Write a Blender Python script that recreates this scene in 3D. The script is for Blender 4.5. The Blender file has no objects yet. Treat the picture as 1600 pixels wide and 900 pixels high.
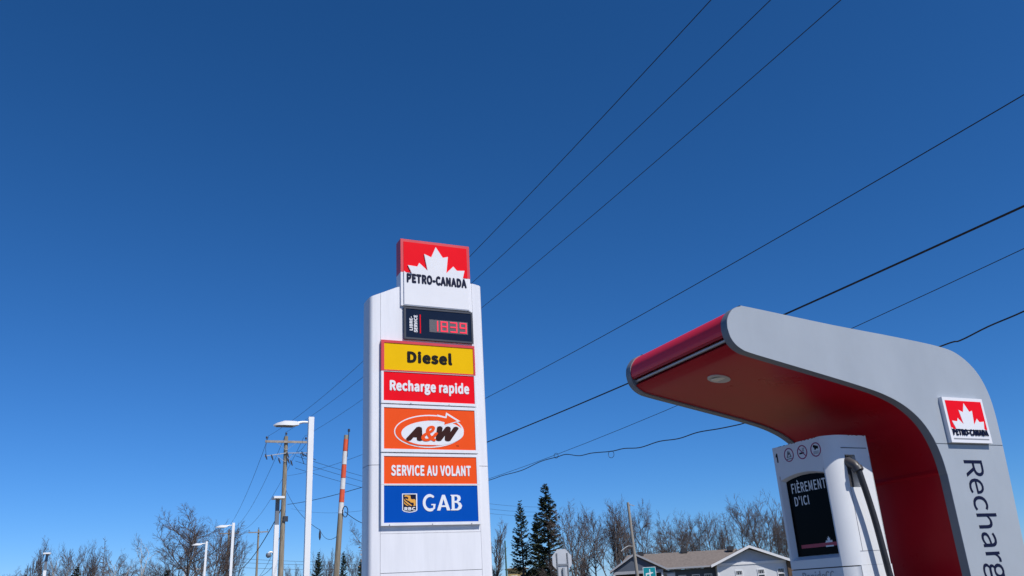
import bpy, bmesh, math, random
from mathutils import Vector, Matrix
from mathutils.geometry import tessellate_polygon
R_ = math.radians
random.seed(7)
scene = bpy.context.scene
COL = scene.collection

# ------------------------------------------------------------------ camera, sky, sun, exposure
# world axes: X = across the road verge (to the right), Y = along the road (away), Z = up
FPX, PITCH, ROLL, YAW, CAMZ = 1300.0, R_(20.3), R_(3.26), R_(25.0), 1.6
def _rot(v):                                    # camera heading: 25 deg right of +Y
    return Vector((math.cos(YAW)*v[0] + math.sin(YAW)*v[1], -math.sin(YAW)*v[0] + math.cos(YAW)*v[1], v[2]))
_F = Vector((0, math.cos(PITCH), math.sin(PITCH)))
_U0 = Vector((0, -math.sin(PITCH), math.cos(PITCH)))
_R0 = Vector((1, 0, 0))
CR = _rot(math.cos(ROLL)*_R0 - math.sin(ROLL)*_U0)
CU = _rot(math.sin(ROLL)*_R0 + math.cos(ROLL)*_U0)
CF = _rot(_F)
CAM = Vector((0, 0, CAMZ))
cd = bpy.data.cameras.new('camera'); cam = bpy.data.objects.new('camera', cd); COL.objects.link(cam)
cd.sensor_fit = 'HORIZONTAL'; cd.sensor_width = 36.0; cd.lens = FPX/1600*36.0
cd.clip_start = 0.05; cd.clip_end = 6000
m = Matrix((CR, CU, -CF)).transposed().to_4x4(); m.translation = CAM
cam.matrix_world = m
scene.camera = cam

SUN_EL, SUN_AZ = R_(50), R_(160)                # azimuth clockwise from +Y
SUN = Vector((math.sin(SUN_AZ)*math.cos(SUN_EL), math.cos(SUN_AZ)*math.cos(SUN_EL), math.sin(SUN_EL)))
world = bpy.data.worlds.new('World'); scene.world = world; world.use_nodes = True
wn = world.node_tree.nodes; wl = world.node_tree.links
bg = wn['Background']
sky = wn.new('ShaderNodeTexSky'); sky.sky_type = 'NISHITA'; sky.sun_disc = False
sky.sun_elevation = SUN_EL; sky.sun_rotation = SUN_AZ
sky.altitude = 1500; sky.air_density = 1.0; sky.dust_density = 0.0; sky.ozone_density = 10.0
# deep, dry spring sky: one even colour grade over the whole dome
sp3 = wn.new('ShaderNodeSeparateColor'); cb3 = wn.new('ShaderNodeCombineColor'); wl.new(sky.outputs[0], sp3.inputs[0])
for k, (g_, m_) in enumerate(((1.34, 0.413), (1.06, 0.80), (1.05, 1.035))):
    pw_ = wn.new('ShaderNodeMath'); pw_.operation = 'POWER'; pw_.inputs[1].default_value = g_
    mu_ = wn.new('ShaderNodeMath'); mu_.operation = 'MULTIPLY'; mu_.inputs[1].default_value = m_
    wl.new(sp3.outputs[k], pw_.inputs[0]); wl.new(pw_.outputs[0], mu_.inputs[0]); wl.new(mu_.outputs[0], cb3.inputs[k])
wl.new(cb3.outputs[0], bg.inputs['Color'])
bg.inputs['Strength'].default_value = 0.078
sl = bpy.data.lights.new('sun', 'SUN'); sl.energy = 3.6; sl.angle = R_(0.53); sl.color = (1.0, 0.955, 0.89)
so = bpy.data.objects.new('sun', sl); COL.objects.link(so)
so.rotation_euler = SUN.to_track_quat('Z', 'Y').to_euler(); so.location = (30, -40, 60)
scene.view_settings.view_transform = 'Standard'; scene.view_settings.look = 'None'
scene.view_settings.exposure = 0.36; scene.view_settings.gamma = 1.0
scene.view_settings.use_curve_mapping = False

# ------------------------------------------------------------------ pixel helpers (a pixel is only a direction)
def ray(x, y): return CF*FPX + CR*(x-800) - CU*(y-450)
def on_y(x, y, Y): r = ray(x, y); return CAM + r*(Y/r.y)          # on the vertical plane y = Y
def on_x(x, y, X): r = ray(x, y); return CAM + r*(X/r.x)          # on the vertical plane x = X
def on_z(x, y, Z): r = ray(x, y); return CAM + r*((Z-CAMZ)/r.z)   # at height Z
def at_d(x, y, d): r = ray(x, y); return CAM + r*(d/math.hypot(r.x, r.y))
def zoomer(ox, oy, s): return lambda a, b: (ox+a/s, oy+b/s)

# ------------------------------------------------------------------ materials
def lin(c):
    if isinstance(c, str):
        c = [int(c[i:i+2], 16)/255 for i in (0, 2, 4)]
    return tuple(((v+0.055)/1.055)**2.4 if v > 0.04045 else v/12.92 for v in c)
MATS = {}
def mat(name, col, rough=0.5, metal=0.0, var=0.08, scale=3.0, bump=0.0, bscale=40.0, coat=0.0, emit=None, estr=0.0, spec=0.5, col2=None, stretch=None):
    if name in MATS: return MATS[name]
    M = bpy.data.materials.new(name); M.use_nodes = True; MATS[name] = M
    nt = M.node_tree; b = nt.nodes['Principled BSDF']
    b.inputs['Roughness'].default_value = rough; b.inputs['Metallic'].default_value = metal
    b.inputs['Coat Weight'].default_value = coat; b.inputs['Coat Roughness'].default_value = 0.06
    b.inputs['Specular IOR Level'].default_value = spec
    tc = nt.nodes.new('ShaderNodeTexCoord'); src = tc.outputs['Object']
    if stretch:
        mp = nt.nodes.new('ShaderNodeMapping'); mp.inputs['Scale'].default_value = stretch
        nt.links.new(src, mp.inputs['Vector']); src = mp.outputs[0]
    n = nt.nodes.new('ShaderNodeTexNoise'); n.inputs['Scale'].default_value = scale
    n.inputs['Detail'].default_value = 6; n.inputs['Roughness'].default_value = 0.65
    nt.links.new(src, n.inputs['Vector'])
    rp = nt.nodes.new('ShaderNodeValToRGB'); rp.color_ramp.elements[0].position = 0.3; rp.color_ramp.elements[1].position = 0.7
    c0 = tuple(max(0, v*(1-var)) for v in col); c1 = tuple(min(1, v*(1+var)) for v in (col2 or col))
    rp.color_ramp.elements[0].color = c0+(1,); rp.color_ramp.elements[1].color = c1+(1,)
    nt.links.new(n.outputs['Fac'], rp.inputs['Fac']); nt.links.new(rp.outputs[0], b.inputs['Base Color'])
    rr = nt.nodes.new('ShaderNodeMapRange'); rr.inputs['To Min'].default_value = max(0, rough-0.05); rr.inputs['To Max'].default_value = min(1, rough+0.07)
    nt.links.new(n.outputs['Fac'], rr.inputs['Value']); nt.links.new(rr.outputs[0], b.inputs['Roughness'])
    if bump:
        n2 = nt.nodes.new('ShaderNodeTexNoise'); n2.inputs['Scale'].default_value = bscale; n2.inputs['Detail'].default_value = 5
        nt.links.new(src, n2.inputs['Vector'])
        bp = nt.nodes.new('ShaderNodeBump'); bp.inputs['Strength'].default_value = bump; bp.inputs['Distance'].default_value = 0.02
        nt.links.new(n2.outputs['Fac'], bp.inputs['Height']); nt.links.new(bp.outputs[0], b.inputs['Normal'])
    if emit:
        b.inputs['Emission Color'].default_value = emit+(1,); b.inputs['Emission Strength'].default_value = estr
    return M

WHITE = mat('white_enamel', (0.73, 0.735, 0.77), 0.34, var=0.05, scale=2.2, stretch=(3.0, 3.0, 0.35))
WHITE2 = mat('white_acrylic', (0.76, 0.76, 0.78), 0.22, var=0.02, scale=2)
GAPD = mat('dark_gap', (0.03, 0.03, 0.035), 0.7)
SEAM = mat('grey_core', (0.22, 0.22, 0.24), 0.7)
RED = mat('red_acrylic', (0.80, 0.006, 0.016), 0.4, spec=0.06, var=0.05, scale=2)
REDF = mat('red_frame', (0.62, 0.045, 0.055), 0.35, var=0.06)
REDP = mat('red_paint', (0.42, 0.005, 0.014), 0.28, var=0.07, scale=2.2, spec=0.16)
YEL = mat('yellow_acrylic', (0.80, 0.47, 0.001), 0.4, spec=0.08, var=0.03)
ORA = mat('orange_acrylic', (0.82, 0.085, 0.014), 0.4, spec=0.08, var=0.03)
BLUE = mat('blue_acrylic', (0.0, 0.07, 0.40), 0.4, spec=0.08, var=0.04)
NAVY = mat('navy_vinyl', (0.006, 0.009, 0.035), 0.5, spec=0.12)
BLACK = mat('black_vinyl', (0.008, 0.007, 0.006), 0.5, spec=0.12)
BROWN = mat('brown_vinyl', (0.04, 0.012, 0.010), 0.5, spec=0.12)
GOLD = mat('gold_vinyl', (0.75, 0.36, 0.05), 0.4)
PGLASS = mat('price_glass', (0.010, 0.012, 0.022), 0.08, spec=0.5)
PFRAME = mat('price_frame', (0.045, 0.048, 0.06), 0.4)
LEDBG = mat('display_grey', (0.085, 0.082, 0.095), 0.5, var=0.25, scale=40)
LED = mat('red_led', (0.55, 0.015, 0.035), 0.4, emit=(1.0, 0.03, 0.08), estr=0.6)
GREYP = mat('grey_panel_paint', (0.345, 0.38, 0.42), 0.36, var=0.07, scale=2.0, stretch=(1.0, 1.0, 0.5), bump=0.02, bscale=3)
GREYE = mat('grey_panel_edge', (0.17, 0.19, 0.215), 0.45)
STEEL = mat('brushed_steel', (0.5, 0.5, 0.5), 0.35, metal=0.6)
GALV = mat('galvanised_steel', (0.42, 0.44, 0.46), 0.45, metal=0.5, var=0.12, scale=9)
CHW = mat('charger_white', (0.70, 0.715, 0.73), 0.38, var=0.04, scale=3)
SCR = mat('screen_glass', (0.002, 0.002, 0.003), 0.2, spec=0.04)
SCRT = mat('screen_text', (0.80, 0.80, 0.80), 0.5)
SCRR = mat('screen_red', (0.42, 0.03, 0.06), 0.4)
RUB = mat('black_rubber', (0.028, 0.027, 0.030), 0.42, bump=0.1, bscale=60)
PLAST = mat('grey_plastic', (0.055, 0.052, 0.055), 0.4)
MAUVE = mat('mauve_print', (0.27, 0.012, 0.10), 0.5)
PRINT = mat('grey_print', (0.10, 0.10, 0.11), 0.5)
ENGR = mat('grey_lettering', (0.30, 0.31, 0.33), 0.5)
LAMPW = mat('lamp_white', (0.78, 0.79, 0.80), 0.4, var=0.03)
LAMPD = mat('lamp_grey', (0.16, 0.18, 0.21), 0.5)
WOOD = mat('pole_wood', (0.20, 0.165, 0.115), 0.9, var=0.25, scale=2.5, bump=0.4, bscale=18, stretch=(6, 6, 0.5), col2=(0.30, 0.26, 0.20))
WOODG = mat('grey_pole_wood', (0.27, 0.25, 0.22), 0.9, var=0.2, scale=2.5, stretch=(6, 6, 0.5))
ARMW = mat('crossarm_wood', (0.33, 0.29, 0.25), 0.9, var=0.2, scale=4)
INSU = mat('insulator', (0.05, 0.05, 0.06), 0.25)
WIRE = mat('wire_black', (0.012, 0.012, 0.016), 0.6)
ORAT = mat('orange_tape', (0.72, 0.10, 0.035), 0.5, var=0.15, scale=6)
WHT = mat('white_tape', (0.68, 0.67, 0.66), 0.5, var=0.15, scale=6)

# ------------------------------------------------------------------ mesh helpers
def mk(name, verts, faces, material, parent=None, smooth=None, loc=None):
    me = bpy.data.meshes.new(name); me.from_pydata([tuple(v) for v in verts], [], faces); me.validate(); me.update()
    return link(name, me, material, parent, smooth, loc)
def link(name, me, material, parent=None, smooth=None, loc=None):
    if material:
        me.materials.clear(); me.materials.append(material)
    bm = bmesh.new(); bm.from_mesh(me); bmesh.ops.recalc_face_normals(bm, faces=bm.faces); bm.to_mesh(me); bm.free()
    if smooth is not None:
        me.polygons.foreach_set('use_smooth', [True]*len(me.polygons)); me.set_sharp_from_angle(angle=R_(smooth))
    o = bpy.data.objects.new(name, me); COL.objects.link(o)
    if loc is not None: o.location = loc
    if parent is not None: child(o, parent)
    return o
def child(o, parent):
    o.parent = parent
    mw = parent.location if parent.type == 'EMPTY' else Vector((0, 0, 0))
    if not parent.get('_local'): o.matrix_parent_inverse = Matrix.Translation(-Vector(mw))
def thing(name, label, cat, loc=(0, 0, 0), group=None, local=False):
    o = bpy.data.objects.new(name, None); COL.objects.link(o); o.location = loc; o.empty_display_size = 0.3
    tag(o, label, cat, group)
    if local: o['_local'] = 1
    return o
def tag(o, label=None, cat=None, group=None, kind=None):
    if label: o['label'] = label
    if cat: o['category'] = cat
    if group: o['group'] = group
    if kind: o['kind'] = kind
    return o
def kids(o): return [c for c in o.children]
def copy_tree(o, parent=None):
    c = o.copy(); COL.objects.link(c); c.parent = parent
    if parent is not None: c.matrix_parent_inverse = o.matrix_parent_inverse.copy()
    for ch in kids(o): copy_tree(ch, c)
    return c

class MB:
    def __init__(s): s.v = []; s.f = []
    def add(s, vs, fs):
        o = len(s.v); s.v += [tuple(v) for v in vs]; s.f += [tuple(i+o for i in f) for f in fs]; return s
    def box(s, x0, x1, y0, y1, z0, z1):
        return s.add([(x, y, z) for z in (z0, z1) for y in (y0, y1) for x in (x0, x1)],
                     [(0, 2, 3, 1), (4, 5, 7, 6), (0, 1, 5, 4), (2, 6, 7, 3), (0, 4, 6, 2), (1, 3, 7, 5)])
    def bar(s, a, b, w, h=None, up=Vector((0, 0, 1))):
        a = Vector(a); b = Vector(b); h = h or w; d = (b-a).normalized()
        if abs(d.dot(up)) > 0.95: up = Vector((0, 1, 0))
        r = d.cross(up).normalized(); u = r.cross(d)
        vs = [p + r*(w/2*i) + u*(h/2*j) for p in (a, b) for i, j in ((-1, -1), (1, -1), (1, 1), (-1, 1))]
        return s.add(vs, [(0, 1, 2, 3), (7, 6, 5, 4), (0, 4, 5, 1), (1, 5, 6, 2), (2, 6, 7, 3), (3, 7, 4, 0)])
    def tube(s, pts, rad, n=8, cap=True):
        pts = [Vector(p) for p in pts]; N = len(pts)
        rad = rad if isinstance(rad, (list, tuple)) else [rad]*N
        o = len(s.v); ref = None
        for i, p in enumerate(pts):
            d = (pts[min(i+1, N-1)] - pts[max(i-1, 0)]).normalized()
            if ref is None:
                ref = d.orthogonal().normalized()
            ref = (ref - d*ref.dot(d))
            ref = ref.normalized() if ref.length > 1e-6 else d.orthogonal().normalized()
            e = d.cross(ref)
            for k in range(n):
                a = 2*math.pi*k/n; s.v.append(tuple(p + (ref*math.cos(a) + e*math.sin(a))*rad[i]))
        for i in range(N-1):
            for k in range(n):
                k2 = (k+1) % n; b = o+i*n; s.f.append((b+k, b+k2, b+n+k2, b+n+k))
        if cap:
            s.f.append(tuple(o+k for k in range(n-1, -1, -1))); s.f.append(tuple(o+(N-1)*n+k for k in range(n)))
        return s
    def cyl(s, a, b, r0, r1=None, n=16): return s.tube([a, b], [r0, r1 if r1 is not None else r0], n)
    def prism(s, poly, z0, z1):     # plan polygon, z1 may be a function of x,y
        n = len(poly); t = z1 if callable(z1) else (lambda x, y: z1)
        vs = [(x, y, z0) for x, y in poly] + [(x, y, t(x, y)) for x, y in poly]
        return s.add(vs, [tuple(range(n-1, -1, -1)), tuple(range(n, 2*n))] + [(i, (i+1) % n, n+(i+1) % n, n+i) for i in range(n)])
    def build(s, name, material, parent=None, smooth=None, loc=None): return mk(name, s.v, s.f, material, parent, smooth, loc)

class Frame:                        # a drawing plane: right, up and outward normal
    def __init__(s, o, right, up): s.o = Vector(o); s.r = Vector(right); s.u = Vector(up); s.n = s.r.cross(s.u)
    def at(s, x, y, d=0): return s.o + s.r*x + s.u*y + s.n*d
def flat(name, loops, fr, d0, d1, material, parent):
    """plate cut from 2-D loops (first outer, rest holes), from depth d0 to d1 off the frame"""
    vecs = [[Vector((p[0], p[1], 0)) for p in l] for l in loops]
    tri = tessellate_polygon(vecs); pts = [p for l in loops for p in l]; n = len(pts)
    vs = [fr.at(x, y, d1) for x, y in pts] + [fr.at(x, y, d0) for x, y in pts]
    fs = [tuple(t) for t in tri]; o = 0
    for l in loops:
        k = len(l)
        for i in range(k): fs.append((o+i, o+(i+1) % k, n+o+(i+1) % k, n+o+i))
        o += k
    return mk(name, vs, fs, material, parent)
def rect(x0, x1, y0, y1): return [(x0, y0), (x1, y0), (x1, y1), (x0, y1)]
def ell(cx, cy, rx, ry, n=40, a0=0, a1=360): 
    full = (a1-a0) >= 360
    return [(cx+rx*math.cos(R_(a0+(a1-a0)*i/(n if full else n-1))), cy+ry*math.sin(R_(a0+(a1-a0)*i/(n if full else n-1)))) for i in range(n)]
def plate(name, x0, x1, y0, y1, fr, d0, d1, material, parent): return flat(name, [rect(x0, x1, y0, y1)], fr, d0, d1, material, parent)
FONT = None
try:
    import os
    _fp = os.path.join(bpy.utils.system_resource('DATAFILES'), 'fonts', 'Noto Sans CJK Regular.woff2')
    if os.path.exists(_fp): FONT = bpy.data.fonts.load(_fp)
except Exception: FONT = None
def lettering(name, s, fr, box, d0, d1, material, parent, bold=0.0, shear=0.0, space=1.0, line=1.0, align='LEFT', rot=0, keep=None):
    """text filled into box (x0,x1,y0,y1) of the frame; rot in quarter turns"""
    cu = bpy.data.curves.new(name, 'FONT'); cu.body = s
    if FONT: cu.font = FONT
    cu.shear = shear; cu.shear = shear
    cu.space_character = space; cu.space_line = line; cu.align_x = align; cu.resolution_u = 4; cu.extrude = 0.1; cu.fill_mode = 'BOTH'
    to = bpy.data.objects.new(name, cu); COL.objects.link(to)
    dg = bpy.context.evaluated_depsgraph_get(); me = bpy.data.meshes.new_from_object(to.evaluated_get(dg))
    bpy.data.objects.remove(to); bpy.data.curves.remove(cu)
    if bold > 0:                     # heavier weight: the same letters laid over each other, a hair apart in depth
        V0 = [v.co.copy() for v in me.vertices]; F0 = [tuple(p.vertices) for p in me.polygons]; V = []; Fc = []
        for k in range(9):
            ox, oy = ((0, 0) if k == 0 else (bold*math.cos(k*math.pi/4), bold*math.sin(k*math.pi/4)))
            Fc += [tuple(i+len(V) for i in f) for f in F0]; V += [Vector((c.x+ox, c.y+oy, c.z*(1+k))) for c in V0]
        me = bpy.data.meshes.new(name); me.from_pydata(V, [], Fc)
    P = [v.co.copy() for v in me.vertices]
    Q = []
    for p in P:
        x, y = p.x, p.y
        for _ in range(rot % 4): x, y = -y, x
        Q.append((x, y, p.z))
    x0, x1 = min(q[0] for q in Q), max(q[0] for q in Q); y0, y1 = min(q[1] for q in Q), max(q[1] for q in Q)
    bx0, bx1, by0, by1 = box
    for v, q in zip(me.vertices, Q):
        u = bx0 + (q[0]-x0)/(x1-x0)*(bx1-bx0); w = by0 + (q[1]-y0)/(y1-y0)*(by1-by0)
        v.co = fr.at(u, w, d1+(abs(q[2])*10-1)*0.00012 if q[2] > 0 else d0)
    me.name = name
    return link(name, me, material, parent)
def stroke(pts, w):                 # outline of a thick polyline, as a loop
    L = []; Rr = []; n = len(pts)
    for i in range(n):
        a = Vector(pts[max(i-1, 0)]); b = Vector(pts[min(i+1, n-1)]); d = (b-a).normalized(); nn = Vector((-d.y, d.x))
        ww = w[i] if isinstance(w, (list, tuple)) else w
        p = Vector(pts[i]); L.append(tuple(p+nn*ww/2)); Rr.append(tuple(p-nn*ww/2))
    return L + Rr[::-1]
def smooth_path(pts, k=6):
    pts = [Vector(p) for p in pts]; out = []
    for i in range(len(pts)-1):
        p0, p1, p2, p3 = pts[max(i-1, 0)], pts[i], pts[i+1], pts[min(i+2, len(pts)-1)]
        for j in range(k):
            t = j/k; out.append(0.5*((2*p1) + (p2-p0)*t + (2*p0-5*p1+4*p2-p3)*t*t + (3*p1-p0-3*p2+p3)*t**3))
    out.append(pts[-1]); return out

#@@STRUCTURE
# ------------------------------------------------------------------ ground, road, kerbs
GRASS = mat('dry_grass', (0.11, 0.09, 0.035), 0.95, var=0.35, scale=0.6, bump=0.6, bscale=14, col2=(0.19, 0.15, 0.07))
ASPH = mat('asphalt', (0.135, 0.13, 0.125), 0.9, var=0.25, scale=1.2, bump=0.35, bscale=90)
ROADM = mat('road_asphalt', (0.075, 0.075, 0.078), 0.9, var=0.2, scale=0.8, bump=0.35, bscale=90)
CONC = mat('concrete', (0.38, 0.365, 0.34), 0.85, var=0.12, scale=2, bump=0.2, bscale=50)
PAINTY = mat('yellow_road_paint', (0.55, 0.38, 0.04), 0.7, var=0.2, scale=6)
PAINTW = mat('white_road_paint', (0.62, 0.62, 0.60), 0.7, var=0.2, scale=6)
def ring_grid(name, x0, x1, y0, y1, z, material):
    return tag(mk(name, [(x0, y0, z), (x1, y0, z), (x1, y1, z), (x0, y1, z)], [(0, 1, 2, 3)], material), kind='structure')
ring_grid('ground', -1800, 1800, -1800, 1800, -0.10, GRASS)
ring_grid('parking_lot', -45, 6.3, -40, 110, -0.004, ASPH)
ring_grid('road', 16.5, 24.0, -300, 600, -0.05, ROADM)
ring_grid('side_road', 24.0, 300, 5.0, 12.0, -0.054, ROADM)
kb = tag(mk('kerb', [], [], CONC), kind='structure')
b = MB(); b.box(6.3, 6.48, -40, 30, -0.2, 0.13); b.box(6.3, 6.48, 38, 110, -0.2, 0.13)
kb.data = b.build('kerb_tmp', CONC).data; bpy.data.objects.remove(bpy.data.objects['kerb_tmp'])
b = MB(); b.box(2.6, 6.29, 11.2, 15.6, -0.15, 0.06); tag(b.build('tower_island', CONC), kind='structure')
b = MB(); b.box(3.9, 6.0, 3.3, 5.7, -0.15, 0.0); tag(b.build('charger_pad', CONC), kind='structure')
mk_y = MB()
for y in range(-60, 300, 9): mk_y.box(20.19, 20.31, y, y+3.0, -0.048, -0.045)
tag(mk_y.build('road_centre_line', PAINTY), kind='structure')
b = MB(); b.box(16.75, 16.87, -300, 600, -0.048, -0.045); b.box(23.63, 23.75, -300, 600, -0.048, -0.045); tag(b.build('road_edge_line', PAINTW), kind='structure')

#@@TOWER
# ------------------------------------------------------------------ the price tower
TY, S = 13.0, 1.3
def tz(dz): return CAMZ + S*dz
tower = thing('sign_tower', 'tall white station price tower with red leaf logo cabinet on top', 'sign tower', (4.42, 13.25, 0))
FT = Frame((0, TY, 0), (1, 0, 0), (0, 0, 1))
XL, XR = 3.585, 5.262
def topz(x, y=0):
    P = [(3.3, 6.44), (3.58, 6.56), (3.94, 6.73), (4.6, 6.86), (5.28, 6.91), (5.6, 6.86)]
    for (a, za), (b_, zb) in zip(P, P[1:]):
        if x <= b_: return za + (zb-za)*(x-a)/(b_-a)
    return P[-1][1]
def column(side, z0, z1, name):
    cx = XL if side < 0 else XR; rx = 0.19 if side < 0 else 0.21
    rr_ = 0.075; pl = [(cx, TY), (cx+side*0.05, TY+0.003), (cx+side*(rx-rr_), TY+0.012)] + [(cx+side*(rx-rr_+rr_*math.cos(R_(t))), TY+0.25+(0.238*math.copysign(abs(math.sin(R_(t)))**0.5, t))) for t in range(-84, 85, 7)] + [(cx+side*(rx-rr_), TY+0.488), (cx, TY+0.5)]
    if side < 0: pl = pl[::-1]
    b = MB(); b.prism(pl, z0, z1); return b.build(name, WHITE, tower, smooth=40)
ZJ = tz(1.585)
for sd, nm in ((-1, 'side_column'), (1, 'side_column')):
    column(sd, ZJ+0.004, topz, nm); column(sd, 0.0, ZJ-0.004, nm)
ZS = tz(0.33)
def slab(name, x0, x1, z0, z1f, y0, y1, m):
    b = MB(); xs = [x0+(x1-x0)*i/12 for i in range(13)]
    vs = []; n = 13
    for y in (y0, y1):
        vs += [(x, y, z0) for x in xs] + [(x, y, z1f(x)) for x in xs]
    fs = []
    for i in range(12):
        fs += [(i, i+1, n+i+1, n+i), (2*n+i+1, 2*n+i, 3*n+i, 3*n+i+1), (n+i, n+i+1, 3*n+i+1, 3*n+i), (i+1, i, 2*n+i, 2*n+i+1)]
    fs += [(0, n, 3*n, 2*n), (n-1, 2*n+n-1, 3*n+n-1, n+n-1)]
    b.add(vs, fs); return b.build(name, m, tower)
slab('face_panel', XL+0.005, XR-0.005, tz(0.9)-0.16, topz, TY, TY+0.49, WHITE)
slab('core', XL-0.05, XR+0.05, 0.0, lambda x: topz(x)-0.05, TY+0.012, TY+0.47, SEAM)
b = MB(); b.box(XL+0.005, XR-0.005, TY-0.001, TY+0.489, ZS+0.004, tz(0.9)-0.164); b.build('face_panel', WHITE, tower)
b = MB(); b.box(XL+0.005, XR-0.005, TY-0.001, TY+0.489, 0.06, ZS-0.004); b.build('face_panel', WHITE, tower)

# logo cabinet
cx0, cx1, cz0, cz1 = 3.935, 5.225, tz(3.662), tz(4.624)
CY0 = TY-0.035
zR = tz(4.14)                                                     # red above, white below on the flanks
FC = Frame((0, CY0, 0), (1, 0, 0), (0, 0, 1))
cab = MB(); cab.box(cx0, cx1, CY0, CY0+0.26, zR, cz1); cab = cab.build('logo_cabinet', REDF, tower)
b = MB(); b.box(cx0, cx1, CY0, CY0+0.26, cz0, zR-0.002); b.build('cabinet_base', WHITE, cab)
fw = 0.052
zl = zoomer(615, 365, 6.923)
def leafpt(a, c): p = on_y(*zl(a, c), CY0); return (p.x, p.z)
LEAF_Z = [(185, 472), (196, 440), (150, 345), (252, 362), (272, 322), (364, 408), (325, 225), (402, 262), (450, 152), (527, 268), (582, 258), (566, 432), (640, 362), (680, 408), (762, 408), (742, 497), (768, 520), (800, 540)]
LEAF = [leafpt(*p) for p in LEAF_Z]
flat('red_field', [rect(cx0+fw, cx1-fw, zR, cz1-fw)], FC, 0, 0.006, RED, cab)
leafloop = [(cx0+fw, cz0+0.02), (cx1-fw, cz0+0.02), (cx1-fw, zR-0.03)] + LEAF[::-1][1:] + [(cx0+fw, zR+0.012)]
leaf = flat('maple_leaf', [leafloop], FC, 0.0, 0.026, WHITE2, cab)
lettering('lettering', 'PETRO-CANADA', FC, (cx0+fw+0.045, cx1-fw-0.03, tz(3.985), tz(4.122)), 0.026, 0.031, NAVY, cab, bold=0.028, space=1.06)
b = MB(); b.box(cx0+fw-0.012, cx1-fw+0.012, CY0-0.02, CY0+0.0, cz0+0.003, cz0+0.02); b.build('cabinet_sill', STEEL, cab)

# price display
px0, px1, pz0, pz1 = 3.985, 5.236, tz(3.205), tz(3.646)
FP = Frame((0, TY, 0), (1, 0, 0), (0, 0, 1))
dsp = flat('price_display', [rect(px0, px1, pz0, pz1), rect(px0+.03, px1-.03, pz0+.03, pz1-.03)[::-1]], FP, 0, 0.055, PFRAME, tower)
plate('glass', px0+.03, px1-.03, pz0+.03, pz1-.03, FP, 0, 0.045, PGLASS, dsp)
pw, ph = px1-px0, pz1-pz0
plate('digit_field', px0+pw*0.36, px0+pw*0.925, pz0+ph*0.27, pz0+ph*0.665, FP, 0.045, 0.047, LEDBG, dsp)
SEG = {'1': 'bc', '8': 'abcdefg', '3': 'abcdg', '9': 'abcdfg'}
dw, dh, st = pw*0.105, ph*0.335, 0.024
for i, ch in enumerate('1839'):
    ox = px0+pw*(0.375+0.14*i)+0.01; oz = pz0+ph*0.30; lps = []
    m_ = {'a': (0, dw, dh-st, dh), 'd': (0, dw, 0, st), 'g': (0, dw, dh/2-st/2, dh/2+st/2), 'b': (dw-st, dw, dh/2, dh), 'c': (dw-st, dw, 0, dh/2), 'f': (0, st, dh/2, dh), 'e': (0, st, 0, dh/2)}
    bm_ = MB()
    for sg in SEG[ch]:
        x0, x1, z0, z1 = m_[sg]
        nx = max(1, round((x1-x0)/0.024)); nz = max(1, round((z1-z0)/0.024))
        for q in range(nx):                                      # small square lamps in rows
            for r in range(nz):
                ax = ox+x0+(x1-x0)*q/nx; az = oz+z0+(z1-z0)*r/nz
                k = -0.0004*'abcdefg'.index(sg)
                bm_.box(ax+0.0015, ax+(x1-x0)/nx-0.0015, TY-0.052+k, TY-0.047, az+0.0015, az+(z1-z0)/nz-0.0015)
    bm_.build('digit', LED, dsp)
for wd_, u0_, u1_, v0_, v1_ in (('LIBRE-', 0.075, 0.12, 0.27, 0.71), ('SERVICE', 0.137, 0.188, 0.22, 0.76)):
    lettering('lettering', wd_, FP, (px0+pw*u0_, px0+pw*u1_, pz0+ph*v0_, pz0+ph*v1_), 0.045, 0.049, WHITE2, dsp, bold=0.02, space=1.03, rot=1)
plate('red_bar', px0+pw*0.222, px0+pw*0.236, pz0+ph*0.20, pz0+ph*0.79, FP, 0.045, 0.049, RED, dsp)

# lower cabinets
X0, X1 = 2.757*S, 4.036*S
def cabinet(name, d1, d0, fm, pm, inset=(0.045, 0.03, 0.045, 0.045)):
    """frame with a recessed face; inset = left, right, bottom, top"""
    z0, z1 = tz(d0), tz(d1); l, r, bo, to = inset
    fr_ = flat(name, [rect(X0, X1, z0, z1), rect(X0+l, X1-r, z0+bo, z1-to)[::-1]], FP, 0.0, 0.062, fm, tower)
    plate('sign_face', X0+l, X1-r, z0+bo, z1-to, FP, 0.0, 0.052, pm, fr_)
    return fr_, (X0+l, X1-r, z0+bo, z1-to)
def sub(bx, u0, u1, v0, v1): x0, x1, z0, z1 = bx; return (x0+(x1-x0)*u0, x0+(x1-x0)*u1, z0+(z1-z0)*v0, z0+(z1-z0)*v1)
c1, bx = cabinet('diesel_sign', 3.168, 2.762, REDF, YEL, (0.05, 0.03, 0.02, 0.045))
lettering('lettering', 'Diesel', FP, sub(bx, 0.25, 0.755, 0.30, 0.76), 0.052, 0.058, BLACK, c1, bold=0.021, space=1.05)
c2, bx = cabinet('fast_charging_sign', 2.758, 2.345, WHITE, RED, (0.04, 0.03, 0.045, 0.006))
lettering('lettering', 'Recharge', FP, sub(bx, 0.065, 0.565, 0.24, 0.73), 0.052, 0.058, WHITE2, c2, bold=0.02, space=1.04)
lettering('lettering', 'rapide', FP, sub(bx, 0.60, 0.94, 0.24, 0.73), 0.052, 0.058, WHITE2, c2, bold=0.02, space=1.04)
c3, bx = cabinet('restaurant_sign', 2.33, 1.738, WHITE, ORA, (0.045, 0.045, 0.05, 0.05))
zw = zoomer(590, 630, 4.735)
def AW(a, c): p = on_y(*zw(a, c), TY-0.055); return (p.x, p.z)
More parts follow.
